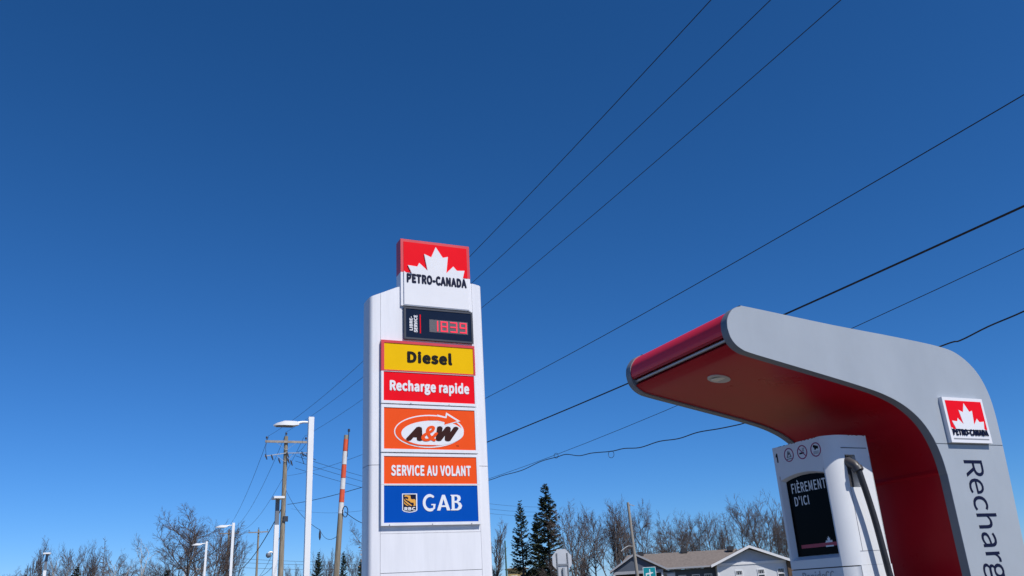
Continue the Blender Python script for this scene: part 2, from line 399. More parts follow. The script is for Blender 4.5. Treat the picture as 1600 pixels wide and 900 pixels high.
def awell(cx, cy, rx, ry, n=48, a0=0, a1=360): return [AW(x, y) for x, y in ell(cx, cy, rx, ry, n, a0, a1)]
flat('oval', [awell(380, 208, 258, 122)], FP, 0.052, 0.055, WHITE2, c3)
flat('oval', [awell(378, 208, 248, 113)], FP, 0.055, 0.0565, ORA, c3)
flat('oval', [awell(406, 222, 231, 93)], FP, 0.0565, 0.058, WHITE2, c3)
flat('arrow', [[AW(*p) for p in [(440, 84), (500, 100), (506, 68), (612, 134), (478, 172), (484, 146), (440, 140)]]], FP, 0.058, 0.0595, WHITE2, c3)
flat('arrow', [[AW(*p) for p in [(380, 98), (440, 98), (508, 112), (514, 88), (588, 133), (492, 160), (495, 140), (440, 128), (380, 128)]]], FP, 0.0595, 0.061, ORA, c3)
flat('swoosh', [[AW(*p) for p in [(200, 272), (260, 300), (330, 308), (456, 310), (380, 318), (300, 316), (230, 300)]]], FP, 0.058, 0.0595, ORA, c3)
def awtext(s, x0, x1, y0, y1, m, d): 
    p = AW(x0, y1); q = AW(x1, y0); lettering('lettering', s, FP, (p[0], q[0], p[1], q[1]), d, d+0.002, m, c3, bold=0.028 if s != '&' else 0.012, shear=0.32)
awtext('A', 206, 330, 175, 278, BROWN, 0.059); awtext('W', 428, 600, 175, 280, BROWN, 0.0596); awtext('&', 322, 446, 168, 282, ORA, 0.0612)
p = AW(582, 322); q = AW(600, 312); lettering('lettering', 'TM', FP, (p[0], q[0], p[1], q[1]), 0.052, 0.054, BROWN, c3)
zs0 = 1.26
c4, bx = cabinet('drive_through_sign', 1.722, 1.345, WHITE, ORA, (0.045, 0.045, 0.012, 0.045))
lettering('lettering', 'SERVICE AU VOLANT', FP, sub(bx, 0.075, 0.935, 0.28, 0.68), 0.052, 0.058, WHITE2, c4, bold=0.018, space=1.05)
c5, bx = cabinet('bank_machine_sign', 1.343, 0.862, WHITE, BLUE, (0.045, 0.045, 0.045, 0.012))
gx0, gx1, gz0, gz1 = sub(bx, 0.415, 0.825, 0.31, 0.74); gh = gz1-gz0; gw = gx1-gx0; sw = gh*0.17
def G(u, v): return (gx0+gw*u, gz0+gh*v)
arc = [G(0.135+0.0+0.15*math.cos(R_(a))+0.02, 0.5+0.5*0.92*math.sin(R_(a))) for a in range(48, 318, 9)]
flat('letter', [stroke(arc + [G(0.262, 0.14), G(0.268, 0.42)], [sw*0.6]+[sw*0.9]*3+[sw*1.1]*(len(arc)-6)+[sw*0.7]*2+[sw*0.7, sw*0.9])], FP, 0.052, 0.058, WHITE2, c5)
flat('letter', [[G(*p) for p in [(0.19, 0.42), (0.30, 0.42), (0.30, 0.34), (0.19, 0.34)]]], FP, 0.052, 0.0575, WHITE2, c5)
flat('letter', [[G(*p) for p in [(0.335, 0.0), (0.475, 1.0), (0.55, 1.0), (0.685, 0.0), (0.595, 0.0), (0.57, 0.22), (0.45, 0.22), (0.42, 0.0)]], [G(*p) for p in [(0.463, 0.33), (0.555, 0.33), (0.51, 0.72)]][::-1]], FP, 0.052, 0.058, WHITE2, c5)
Bo = [G(0.70, 0.0), G(0.70, 0.06), G(0.725, 0.10), G(0.725, 0.9), G(0.70, 0.94), G(0.70, 1.0), G(0.88, 1.0), G(0.95, 0.93), G(0.97, 0.77), G(0.95, 0.62), G(0.90, 0.55), G(0.965, 0.47), G(1.0, 0.28), G(0.97, 0.10), G(0.89, 0.0)]
flat('letter', [Bo, [G(*p) for p in [(0.80, 0.60), (0.86, 0.62), (0.885, 0.76), (0.86, 0.89), (0.80, 0.9)]][::-1], [G(*p) for p in [(0.80, 0.10), (0.87, 0.11), (0.91, 0.28), (0.875, 0.46), (0.80, 0.5)]][::-1]], FP, 0.052, 0.058, WHITE2, c5)
# shield
hx0, hx1, hz0, hz1 = sub(bx, 0.188, 0.345, 0.265, 0.78)
def H(u, v): return (hx0+(hx1-hx0)*u, hz0+(hz1-hz0)*(1-v))
def zr(a, c): return H((a-132)/(655-132), (c-178)/(890-178))
sh = [(132, 178), (655, 178), (655, 800), (600, 850), (480, 880), (395, 890), (310, 880), (190, 850), (132, 800)]
flat('shield', [[zr(*p) for p in sh]], FP, 0.052, 0.0545, WHITE2, c5)
si = [(163, 212), (615, 212), (615, 790), (575, 825), (470, 850), (395, 856), (320, 850), (215, 825), (163, 790)]
flat('shield', [[zr(*p) for p in si]], FP, 0.0545, 0.0555, NAVY, c5)
for lp in ([(205, 270), (250, 225), (330, 245), (420, 260), (430, 370), (470, 400), (560, 390), (600, 440), (595, 640), (500, 640), (540, 600), (520, 520), (440, 520), (380, 470), (250, 400), (250, 360), (330, 400), (350, 330), (270, 290), (225, 310)],
           [(180, 350), (230, 430), (330, 510), (480, 630), (440, 650), (300, 550), (200, 450)],
           [(180, 470), (240, 550), (360, 640), (300, 640), (200, 560)]):
    flat('lion', [[zr(*p) for p in lp]], FP, 0.0555, 0.0565, GOLD, c5)
p0 = zr(205, 815); p1 = zr(585, 685)
lettering('lettering', 'RBC', FP, (p0[0], p1[0], p0[1], p1[1]), 0.0555, 0.058, WHITE2, c5, bold=0.02, space=1.08)
# fixings along the cabinet frames
for d_, us in ((1.73, (0.15, 0.5, 0.85)), (0.872, (0.08, 0.5, 0.9)), (2.352, (0.3, 0.7))):
    for u in us:
        b = MB(); x = X0+(X1-X0)*u; b.cyl((x, TY-0.062, tz(d_)), (x, TY-0.067, tz(d_)), 0.009, n=8); b.build('screw', SEAM, tower)

#@@SHELTER
# ------------------------------------------------------------------ charging shelter
SY0, SY1 = 3.90, 5.10
shel = thing('charging_shelter', 'grey and red arched canopy over the vehicle charger', 'canopy', (5.15, 4.5, 0))
under = [(3.263, 3.075), (3.275, 3.02), (3.303, 2.978), (3.345, 2.948), (3.41, 2.926), (3.68, 2.874), (4.04, 2.806), (4.30, 2.754), (4.47, 2.712), (4.62, 2.652), (4.74, 2.568), (4.82, 2.465), (4.868, 2.34), (4.888, 2.2), (4.89, 2.0), (4.89, 0.0)]
over = [(5.345, 0.0), (5.40, 0.85), (5.458, 1.74), (5.484, 2.1), (5.502, 2.4), (5.508, 2.63), (5.486, 2.79), (5.42, 2.925), (5.293, 3.03), (5.12, 3.083), (4.70, 3.125), (4.13, 3.168), (3.46, 3.23), (3.39, 3.229), (3.335, 3.21), (3.297, 3.175), (3.27, 3.128), (3.263, 3.075)]
PU = [(p.x, p.y) for p in smooth_path([(x, z) for x, z in under], 4)]
PO = [(p.x, p.y) for p in smooth_path([(x, z) for x, z in over], 4)]
PROF = PU + PO[:-1]
def offset(poly, d):
    n = len(poly); out = []; area = sum(poly[i][0]*poly[(i+1) % n][1]-poly[(i+1) % n][0]*poly[i][1] for i in range(n))
    s = 1 if area > 0 else -1
    for i in range(n):
        a = Vector(poly[i-1]); b_ = Vector(poly[i]); c = Vector(poly[(i+1) % n])
        d1 = (b_-a).normalized(); d2 = (c-b_).normalized()
        n1 = Vector((-d1.y, d1.x))*s; n2 = Vector((-d2.y, d2.x))*s; nn = (n1+n2)
        nn = nn.normalized() if nn.length > 1e-6 else n1
        k = d/max(0.4, nn.dot(n1)); out.append(tuple(b_+nn*k))
    return out
def xz_prism(name, poly, y0, y1, m, parent, smooth=30, bev=0.0):
    F_ = Frame((0, y0, 0), (1, 0, 0), (0, 0, 1))
    me_o = flat(name, [poly], F_, -(y1-y0), 0, m, parent)
    bm = bmesh.new(); bm.from_mesh(me_o.data)
    F2 = [v for v in bm.verts]
    n = len(poly)
    bm.verts.ensure_lookup_table()
    back = tessellate_polygon([[Vector((p[0], p[1], 0)) for p in poly]])
    for t in back:
        try: bm.faces.new([bm.verts[n+i] for i in t])
        except ValueError: pass
    bmesh.ops.recalc_face_normals(bm, faces=bm.faces)
    bm.to_mesh(me_o.data); bm.free()
    if smooth:
        me_o.data.polygons.foreach_set('use_smooth', [True]*len(me_o.data.polygons)); me_o.data.set_sharp_from_angle(angle=R_(smooth))
    return me_o
ZSPL = 2.398
def clip(poly, z, keep_above):
    out = []; n = len(poly)
    for i in range(n):
        a, b_ = poly[i], poly[(i+1) % n]; ia = (a[1] >= z) == keep_above; ib = (b_[1] >= z) == keep_above
        if ia: out.append(a)
        if ia != ib:
            t = (z-a[1])/(b_[1]-a[1]); out.append((a[0]+(b_[0]-a[0])*t, z))
    return out
for y0, y1 in ((SY0, SY0+0.062), (SY1-0.062, SY1)):
    fy = y0 if y0 == SY0 else y1-0.006
    edge = xz_prism('side_panel_rim', PROF, y0+0.003 if y0 == SY0 else y0, y1 if y0 == SY0 else y1-0.003, GREYE, shel)
    for up in (True, False):
        xz_prism('side_panel', clip(offset(PROF, 0.0015), ZSPL+(0.003 if up else -0.003), up), fy, fy+0.006, GREYP, shel)
INN = offset(PROF, 0.009)
# light slot below the nose: cut the red skin where it faces down and outward
si_ = [i for i, p in enumerate(INN[:len(PU)]) if 2.985 < p[1] < 3.04]
i0, i1 = si_[0], si_[-1]
dpt = offset(PROF, 0.055)
SKIN = INN[:i0+1] + [dpt[i] for i in range(i0, i1+1)] + INN[i1:]
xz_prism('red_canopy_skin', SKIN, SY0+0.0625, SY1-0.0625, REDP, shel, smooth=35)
# nose cover: a brighter red acrylic shell round the tip, down to the light slot
OUT6 = offset(PROF, 0.0055)
nose = [p for p in OUT6[len(PU):] if p[0] < 3.47] + OUT6[:i0]
deep = offset(PROF, 0.03)
nose += [deep[i] for i in range(i0-1, -1, -1)] + [p for p in deep[len(PU):] if p[0] < 3.47][::-1]
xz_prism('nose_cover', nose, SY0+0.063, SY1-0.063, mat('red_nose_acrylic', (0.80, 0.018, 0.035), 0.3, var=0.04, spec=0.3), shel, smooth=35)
rc = offset(PROF, 0.034)[(i0+i1)//2]
b = MB(); b.cyl((rc[0], SY0+0.063, rc[1]), (rc[0], SY1-0.063, rc[1]), 0.0125, n=12); b.build('light_bar', STEEL, shel, smooth=40)
b = MB()
slotw = [dpt[i] for i in range(i0, i1+1)]
for a, c in zip(slotw, slotw[1:]):
    b.add([(a[0]-0.001, SY0+0.0635, a[1]-0.001), (c[0]-0.001, SY0+0.0635, c[1]-0.001), (c[0]-0.001, SY1-0.0635, c[1]-0.001), (a[0]-0.001, SY1-0.0635, a[1]-0.001)], [(0, 1, 2, 3)])
b.build('slot_liner', GAPD, shel)
# recessed downlight in the soffit
def soffit(x):
    for p, q in zip(INN, INN[1:len(PU)]):
        if p[0] <= x <= q[0] and p[1] < 3.0: return p[1]+(q[1]-p[1])*(x-p[0])/(q[0]-p[0])
dl = Vector((3.565, 4.425, 0)); sl_ = (soffit(3.62)-soffit(3.5))/0.12
def disc(name, r0, r1, d, m, par):
    vs = []; n = 28
    for r, dd in ((r1, 0), (r1, d), (r0, d)):
        for k in range(n):
            a = 2*math.pi*k/n; x = dl.x+r*math.cos(a); vs.append((x, dl.y+r*math.sin(a), soffit(dl.x)+sl_*(x-dl.x)-dd))
    fs = [(j*n+k, j*n+(k+1) % n, (j+1)*n+(k+1) % n, (j+1)*n+k) for j in (0, 1) for k in range(n)]
    if r0 < 0.001: pass
    else: fs.append(tuple(2*n+k for k in range(n)))
    return mk(name, vs, fs, m, par)
dn = disc('downlight', 0.058, 0.075, 0.006, mat('downlight_trim', (0.55, 0.53, 0.50), 0.5), shel)
b = MB(); b.tube([(dl.x, dl.y, soffit(dl.x)-0.0055), (dl.x, dl.y, soffit(dl.x)-0.010)], [0.05, 0.046], 24); b.build('lens', mat('downlight_lens', (0.75, 0.72, 0.66), 0.3), dn)
# logo plaque on the leg
FS = Frame((0, SY0, 0), (1, 0, 0), (0, 0, 1))
lx0, lx1, lz0, lz1 = 4.968, 5.362, 2.404, 2.712
plq = plate('logo_plaque', lx0, lx1, lz0, lz1, FS, 0.0, 0.030, WHITE2, shel)
ins = 0.022; rx0, rx1, rz1 = lx0+ins, lx1-ins, lz1-ins
flat('red_field', [rect(rx0, rx1, lz0+0.09, rz1)], FS, 0.030, 0.0315, RED, plq)
U0, U1, V0, V1 = cx0+fw, cx1-fw, cz0, cz1-fw
def ln(p): return ((p[0]-U0)/(U1-U0), (p[1]-tz(4.13))/(V1-tz(4.13)))
LN = [ln(p) for p in LEAF]
zb_ = lz0+0.102
lp = [(rx0, lz0+0.088), (rx1, lz0+0.088), (rx1, zb_-0.008)] + [(rx0+(rx1-rx0)*u, zb_+(rz1-zb_)*v) for u, v in LN[::-1][1:]] + [(rx0, zb_)]
flat('maple_leaf', [lp], FS, 0.0315, 0.033, WHITE2, plq)
lettering('lettering', 'PETRO-CANADA', FS, (rx0+0.005, rx1-0.002, lz0+0.048, lz0+0.092), 0.030, 0.0345, NAVY, plq, bold=0.02, space=1.05)
plate('underline', rx0+0.004, rx1-0.004, lz0+0.022, lz0+0.030, FS, 0.030, 0.0315, ENGR, plq)
# vertical lettering
tx0, tx1 = 5.068, 5.232
lettering('lettering', 'Recharge', FS, (tx0-0.055, tx0+0.192, 1.42, 2.292), 0.0, 0.0025, NAVY, shel, rot=3, space=0.98)

#@@CHARGER
# ------------------------------------------------------------------ charging post
ch = thing('charging_post', 'white fast-charging post with black screen and thick cable under the canopy', 'charger', (4.39, 4.47, 0))
HX0, HX1, HY0, HY1, HZ = 4.21, 4.565, 4.20, 4.75, 2.50
RR = 0.095
def plan(inset=0.0, pocket=None, notch=None, x_end=None):
    x0, x1, y0, y1, r = HX0+inset, HX1-inset, HY0+inset, HY1-inset, RR-inset
    L = []
    L += [(x0 + 0.006, y1), (x0, y1-0.006)]
    if notch:                                          # screen recess on the front (-X) face
        ya, yb, d = notch
        L += [(x0, ya), (x0+d, ya-0.02), (x0+d, yb+0.004), (x0, yb)]
    r = 0.155; cxx = HX0+inset + r*math.cos(R_(32))
    L += [(cxx - r*math.cos(R_(t)), y0 + r - r*math.sin(R_(t))) for t in range(32, 83, 5)]
    if pocket:
        xa, xb, d = pocket
        L += [(xa, y0), (xa, y0+d), (xb, y0+d), (xb, y0)]
    L += [(x1-0.01, y0), (x1, y0+0.01), (x1, y1)]
    return L
def tier(name, z0, z1, m, **k):
    b = MB(); b.prism(plan(**k), z0, z1); o = b.build(name, m, ch, smooth=25); return o
ZD = 1.664
SC = (4.722, 4.283, 0.045)
PK = (4.333, 4.425, 0.07)
tier('core', 0.0, 1.70, GAPD, inset=0.008)
tier('housing', ZD+0.004, 1.722, CHW)
tier('housing', 1.722, 2.155, CHW, notch=SC)
tier('housing', 2.155, 2.295, CHW, notch=SC, pocket=PK)
tier('housing', 2.295, 2.368, CHW, pocket=PK)
tier('housing', 2.368, HZ, CHW)
# wrap-round lower door and plain side panel
pl = plan(); dp = [p for p in pl if p[0] <= 4.292 and p[1] < HY1-0.01] 
outer = [(HX0+0.004, HY1-0.001)] + dp + [(4.292, HY0)]
inn = [(4.292, HY0+0.02)] + [(x+0.016, y+0.014) for x, y in dp[::-1] if x < 4.265] + [(HX0+0.02, HY1-0.001)]
b = MB(); b.prism(outer+inn, 0.03, ZD-0.003); b.build('lower_door', CHW, ch, smooth=25)
b = MB(); b.box(4.299, HX1-0.002, HY0+0.0005, HY0+0.02, 0.03, ZD+0.003); b.build('side_panel', CHW, ch)
# thin panel joints on the side
b = MB(); b.box(4.312, 4.54, HY0-0.0006, HY0+0.002, 2.411, 2.416); b.build('vent_slot', GAPD, ch)
b = MB(); b.box(4.315, 4.552, HY0-0.0006, HY0+0.002, 1.752, 1.7545); b.box(4.333, 4.3348, HY0-0.0008, HY0+0.002, 1.7546, 2.154); b.box(4.5502, 4.552, HY0-0.0008, HY0+0.002, 1.7546, 2.36); b.build('panel_joint', SEAM, ch)
# screen
FX = Frame((HX0+0.045, 0, 0), (0, -1, 0), (0, 0, 1))           # local x = -world y
ysl, ysr = -4.705, -4.288
zt = 2.292
scr = plate('screen', ysl+0.003, ysr, 1.748, zt-0.012, FX, 0.0, 0.004, SCR, ch)
b = MB()                                                         # sloping brow above the screen
n = 12; vs = []
for i in range(n+1):
    u = i/n; y = -(ysl+(ysr-ysl)*u); az = zt - 0.028*(2*u-1)**2 - 0.0
    vs += [(HX0+0.0446, y, az-0.012), (HX0+0.001, y, az+0.001), (HX0+0.001, y, zt+0.012), (HX0+0.0446, y, zt+0.012)]
fs = []
for i in range(n):
    for k in range(4): a = i*4+k; c = i*4+(k+1) % 4; fs.append((a, c, c+4, a+4))
fs += [(0, 1, 2, 3), (n*4+3, n*4+2, n*4+1, n*4)]
b.add(vs, fs); b.build('screen_brow', CHW, ch, smooth=30)
b = MB(); b.prism([(HX0+0.0005, 4.72), (HX0+0.0446, 4.70), (HX0+0.0446, 4.289), (HX0+0.0005, 4.284)], 1.7225, lambda x, y: 1.724 if x < HX0+0.02 else 1.747); b.build('screen_sill', CHW, ch)
lettering('lettering', 'FIÈREMENT', FX, (-4.658, -4.330, 2.168, 2.255), 0.004, 0.005, SCRT, scr, space=1.06, bold=0.006)
lettering('lettering', "D'ICI", FX, (-4.648, -4.510, 2.080, 2.146), 0.004, 0.005, SCRT, scr, space=1.06, bold=0.006)
plate('red_line', -4.655, -4.29, 1.799, 1.822, FX, 0.004, 0.0048, SCRR, scr)
lw, lx = 0.070, -4.426
flat('maple_leaf', [[(lx, 1.822), (lx+lw, 1.822)] + [(lx+lw*u, 1.824+0.042*max(0, v)) for u, v in LN[::-1][1:]] + [(lx, 1.826)]], FX, 0.0048, 0.0055, SCRT, scr)
plate('leaf_base', lx, lx+lw, 1.795, 1.804, FX, 0.0048, 0.0055, SCRT, scr)
# number and pictograms on the brow
FB = Frame((HX0, 0, 0), (0, -1, 0), (0, 0, 1))
flat('number', [[(-4.711+0.026*u, 2.392+0.064*v) for u, v in [(0, 0), (0, 0.66), (-0.34, 0.55), (-0.34, 0.74), (0.08, 1.0), (0.42, 1.0), (0.42, 0)]]], FB, 0.0, 0.0015, BLACK, ch)
for k, (yc, zc) in enumerate(((4.585, 2.427), (4.452, 2.424), (4.323, 2.420))):
    r = 0.048
    pic = flat('pictogram', [ell(-yc, zc, r, r, 36), ell(-yc, zc, r*0.85, r*0.85, 36)[::-1]], FB, 0, 0.0016, MAUVE, ch)
    if k == 0:
        flat('symbol', [[(-yc+r*x, zc+r*y) for x, y in [(-.5, -.35), (.5, -.35), (.35, 0), (.1, .6), (0, .2), (-.15, .65), (-.3, .1)]], [(-yc+r*x, zc+r*y) for x, y in [(-.3, -.25), (-.15, .1), (0, -.1), (.12, .2), (.3, -.25)]]], FB, 0, 0.0012, PRINT, pic)
        flat('symbol', [rect(-yc-r*.55, -yc+r*.55, zc-r*.62, zc-r*.52)], FB, 0, 0.0012, PRINT, pic)
    elif k == 1:
        flat('symbol', [rect(-yc-r*.6, -yc+r*.3, zc-r*.24, zc-r*.02)], FB, 0, 0.0012, BLACK, pic)
        for q in (0.1, 0.32): flat('symbol', [stroke([(-yc+r*(q+.1), zc+r*.06), (-yc+r*(q-.02), zc+r*.25), (-yc+r*(q+.12), zc+r*.42), (-yc+r*q, zc+r*.6)], 0.003)], FB, 0, 0.0012, PRINT, pic)
        flat('bar', [stroke([(-yc-r*.65, zc+r*.65), (-yc+r*.65, zc-r*.65)], 0.006)], FB, 0.0012, 0.0019, MAUVE, pic)
    else:
        flat('symbol', [[(-yc+r*x, zc+r*y) for x, y in [(-.45, .45), (-.3, .7), (.55, .4), (.5, .05), (.15, .12), (-.05, -.05), (-.2, -.05), (-.22, .22)]]], FB, 0, 0.0012, BLACK, pic)
        for q in (-.25, -.4, -.55): flat('symbol', [rect(-yc-r*.5, -yc+r*.5, zc+r*(q-.05), zc+r*(q+.03))], FB, 0, 0.0012, ENGR, pic)
lettering('lettering', 'RapideCC', FB, (-4.645, -4.355, 1.565, 1.648), 0.0, 0.0012, ENGR, ch)
random.seed(3); b = MB()                                       # small rust chips along the top edge
for k in range(12):
    y = random.uniform(4.31, 4.74); w_ = random.uniform(.003, .012); h_ = random.uniform(.002, .006)
    b.add([(HX0-0.0005, y-w_, HZ+.0002), (HX0-0.0005, y+w_, HZ+.0002), (HX0-0.0005, y+w_*.4, HZ-h_), (HX0-0.0005, y-w_*.5, HZ-h_*.8)], [(0, 1, 2, 3)])
for k in range(6):
    x = random.uniform(4.36, 4.55); w_ = random.uniform(.003, .010); h_ = random.uniform(.002, .005)
    b.add([(x-w_, HY0-0.0005, HZ+.0002), (x+w_, HY0-0.0005, HZ+.0002), (x+w_*.4, HY0-0.0005, HZ-h_), (x-w_*.5, HY0-0.0005, HZ-h_*.8)], [(0, 1, 2, 3)])
tag(b.build('rust_chips', mat('rust', (0.10, 0.04, 0.02), 0.9, var=0.4, scale=60), ch), kind='stuff')
# connector and cable
FNz = Vector
con = MB(); con.tube([(4.352, 4.255, 2.345), (4.352, 4.20, 2.318), (4.356, 4.15, 2.290), (4.358, 4.138, 2.27)], [0.030, 0.033, 0.031, 0.026], 14)
con.tube([(4.357, 4.140, 2.272), (4.360, 4.128, 2.248)], [0.036, 0.034], 14)
con = con.build('connector', PLAST, ch, smooth=40)
b = MB(); b.box(PK[0]+0.001, PK[1]-0.001, HY0+0.055, HY0+0.0695, 2.156, 2.366); b.build('holster', GAPD, ch)
pts = [(4.360, 4.130, 2.252), (4.368, 4.128, 2.20), (4.384, 4.128, 2.12), (4.402, 4.13, 2.03), (4.417, 4.13, 1.93), (4.430, 4.13, 1.81), (4.441, 4.13, 1.69), (4.458, 4.13, 1.55), (4.48, 4.08, 1.2), (4.50, 4.07, 0.8), (4.49, 4.03, 0.45), (4.42, 4.0, 0.25), (4.30, 4.0, 0.3), (4.25, 4.06, 0.55), (4.27, 4.15, 0.72), (4.29, 4.205, 0.76)]
b = MB(); b.tube(smooth_path(pts, 5), 0.0205, 12); b.build('cable', RUB, ch, smooth=60)

#@@LAMPS
# ------------------------------------------------------------------ car-park lamps
LG = 'white lamp posts along the lot edge'
def lamp_a(label, loc):
    L = thing('lamp_post', label, 'lamp post', loc, LG, local=True)
    b = MB(); b.box(-.072, .072, -.072, .072, 0.0, 6.5); b.build('pole', LAMPW, L)
    b = MB(); b.box(-.13, .13, -.13, .13, -0.1, 0.22); b.build('base', CONC, L)
    b = MB(); b.tube([(-.07, 0, 6.36), (-.22, 0, 6.36), (-.38, 0, 6.32)], [.032, .034, .05], 10); b.build('arm', LAMPW, L, smooth=50)
    b = MB()
    top = [(-.33, -.07, 6.33), (-.5, -.15, 6.345), (-.72, -.17, 6.33), (-.93, -.12, 6.285), (-1.0, 0, 6.265), (-.93, .12, 6.285), (-.72, .17, 6.33), (-.5, .15, 6.345), (-.33, .07, 6.33)]
    bot = [(x, y*1.03, 6.235 if x < -.4 else 6.27) for x, y, z in top]
    ctr = [(-.4, 0, 6.385), (-.7, 0, 6.39), (-.9, 0, 6.32)]
    vs = top+bot+ctr; n = len(top)
    fs = [(i, (i+1) % n, n+(i+1) % n, n+i) for i in range(n)] + [tuple(range(n, 2*n))]
    fs += [(0, 1, 2*n), (1, 2, 2*n+1, 2*n), (2, 3, 2*n+2, 2*n+1), (3, 4, 2*n+2), (4, 5, 2*n+2), (5, 6, 2*n+1, 2*n+2), (6, 7, 2*n, 2*n+1), (7, 8, 2*n), (8, 0, 2*n)]
    b.add(vs, fs); hd = b.build('lamp_head', LAMPW, L, smooth=50)
    b = MB(); b.box(-.92, -.48, -.11, .11, 6.222, 6.2345); b.build('lens', LAMPD, L)
    return L
la = lamp_a('nearest white square lamp post with slim head, just left of the price tower', (4.36, 22.87, 0))
for lab, px, py in (('second white lamp post, its arm level with the tree crown and a far crossarm', 365, 817),
                    ('third white lamp post, standing in front of the large bare tree trunk', 323, 846),
                    ('small far lamp post low at the left foot of the large bare tree', 290, 885),
                    ('farthest lamp post, its small head just beside the third lamp post', 318, 886)):
    P = on_z(px, py, 6.5); c = copy_tree(la); c.location = (P.x, P.y, 0); c['label'] = lab
def lamp_b(label, loc, camera):
    L = thing('lamp_post', label, 'lamp post', loc, LG, local=True)
    b = MB(); b.box(-.10, .10, -.10, .10, 0, 5.25); b.build('pole', LAMPW, L)
    b = MB(); b.box(-.085, .085, -.085, .085, 5.25, 6.42); b.build('upper_pole', LAMPD, L)
    b = MB(); b.prism([(-.24, -.5), (.24, -.5), (.27, -.1), (.27, .12), (-.27, .12), (-.27, -.1)], 6.40, 6.5); b.build('lamp_head', LAMPW, L)
    if camera:
        b = MB(); b.tube([(-.09, 0, 4.05), (-.25, 0, 4.07), (-.3, 0, 4.02)], .04, 8); a = b.build('camera_arm', LAMPW, L)
        b = MB(); b.tube([(-.3, 0, 4.02), (-.3, 0, 3.95), (-.3, 0, 3.88), (-.3, 0, 3.82)], [.10, .12, .11, .05], 12); b.build('security_camera', LAMPD, L)
    return L
P = on_z(434, 777, 6.5); lamp_b('white lamp post with grey upper section and security camera beside the wooden pole', (P.x, P.y, 0), True)
P = on_z(74, 864, 6.5); lamp_b('lamp post with grey upper section standing alone at the far left', (P.x, P.y, 0), False)

#@@POLES
# ------------------------------------------------------------------ utility poles
PG = 'wooden utility poles'
def util_pole(label, loc, H=11.0, arm=2.45):
    L = thing('utility_pole', label, 'utility pole', loc, PG, local=True)
    b = MB(); b.tube([(0, 0, 0), (0, 0, H*0.5), (0, 0, H)], [.165, .14, .11], 14); b.build('shaft', WOOD, L, smooth=50)
    b = MB(); b.box(-arm/2, arm/2, -.20, -.11, H-.42, H-.29); b.build('crossarm', ARMW, L)
    for s in (-1, 1):
        b = MB(); b.bar((s*.65, -.19, H-.36), (0, -.15, H-.85), .03, .012); b.build('brace', GALV, L)
    for x in (-arm/2+.08, 0, arm/2-.08):
        b = MB(); z = H-.29 if x else H
        b.tube([(x, -.155 if x else 0, z), (x, -.155 if x else 0, z+.10), (x, -.155 if x else 0, z+.11), (x, -.155 if x else 0, z+.17), (x, -.155 if x else 0, z+.175), (x, -.155 if x else 0, z+.23)], [.015, .015, .065, .05, .07, .04], 10); b.build('insulator', INSU, L)
    return L
WK = 1.25
def K3(p): return Vector((p[0]*WK, p[1]*WK, CAMZ+(p[2]-CAMZ)*WK))
p1 = util_pole('nearest wooden utility pole with lower cutout arms, behind the first lamp post', (8.0*WK, 49.3*WK, 0)); p1.scale = (1.2136,)*3
p2p = on_z(362, 833, 11.0)
p2 = copy_tree(p1); p2.location = (11.6*WK, 111*WK, 0); p2['label'] = 'wooden utility pole with crossarm hidden behind the second lamp post'
p3p = on_z(403, 852, 11.0); p3 = copy_tree(p1); p3.location = (p3p.x, p3p.y, 0); p3.rotation_euler.z = R_(-20); p3['label'] = 'farthest wooden utility pole, low between the second lamp post and the camera lamp post'
# extra hardware on the nearest pole
b = MB(); b.bar((-1.25, -.3, 9.75), (0.0, -.15, 9.98), .05, .05); b.bar((0, -.15, 9.98), (1.35, .35, 10.1), .05, .05); b.build('side_arm', GALV, p1)
b = MB(); b.bar((-.55, -.2, 9.8), (0, -.14, 9.45), .02); b.bar((.5, .1, 10.0), (0, -.14, 9.45), .02); b.build('side_arm_brace', GALV, p1)
for x, y, z in ((-1.2, -.3, 9.75), (-.85, -.28, 9.72), (-.42, -.18, 9.55), (.3, -.1, 9.45), (1.0, .3, 10.05), (1.3, .33, 10.0), (.05, -.2, 9.9), (.1, -.22, 9.55)):
    b = MB(); b.tube([(x, y, z+.12), (x+.03, y-.03, z), (x+.10, y-.05, z-.2)], [.03, .05, .03], 8); b.build('cutout', INSU, p1)
for ax, bz in ((1.5, 9.8), (1.9, 9.7), (1.2, 9.45)):
    b = MB(); b.tube([(.9, .25, 10.08), (ax, .5, bz)], .018, 6); b.build('fuse_link', INSU, p1)
b = MB(); b.tube(smooth_path([(-1.15, -.15, 10.55), (-1.2, -.3, 10.2), (-1.15, -.3, 9.8)], 4), .012, 5); b.tube(smooth_path([(1.15, -.15, 10.55), (.9, -.1, 10.2), (.7, .15, 10.1)], 4), .012, 5); b.build('jumper_wire', WIRE, p1)
b = MB(); b.box(-.02, .26, -.2, -.08, 6.05, 6.35); b.build('cable_clamp', INSU, p1)
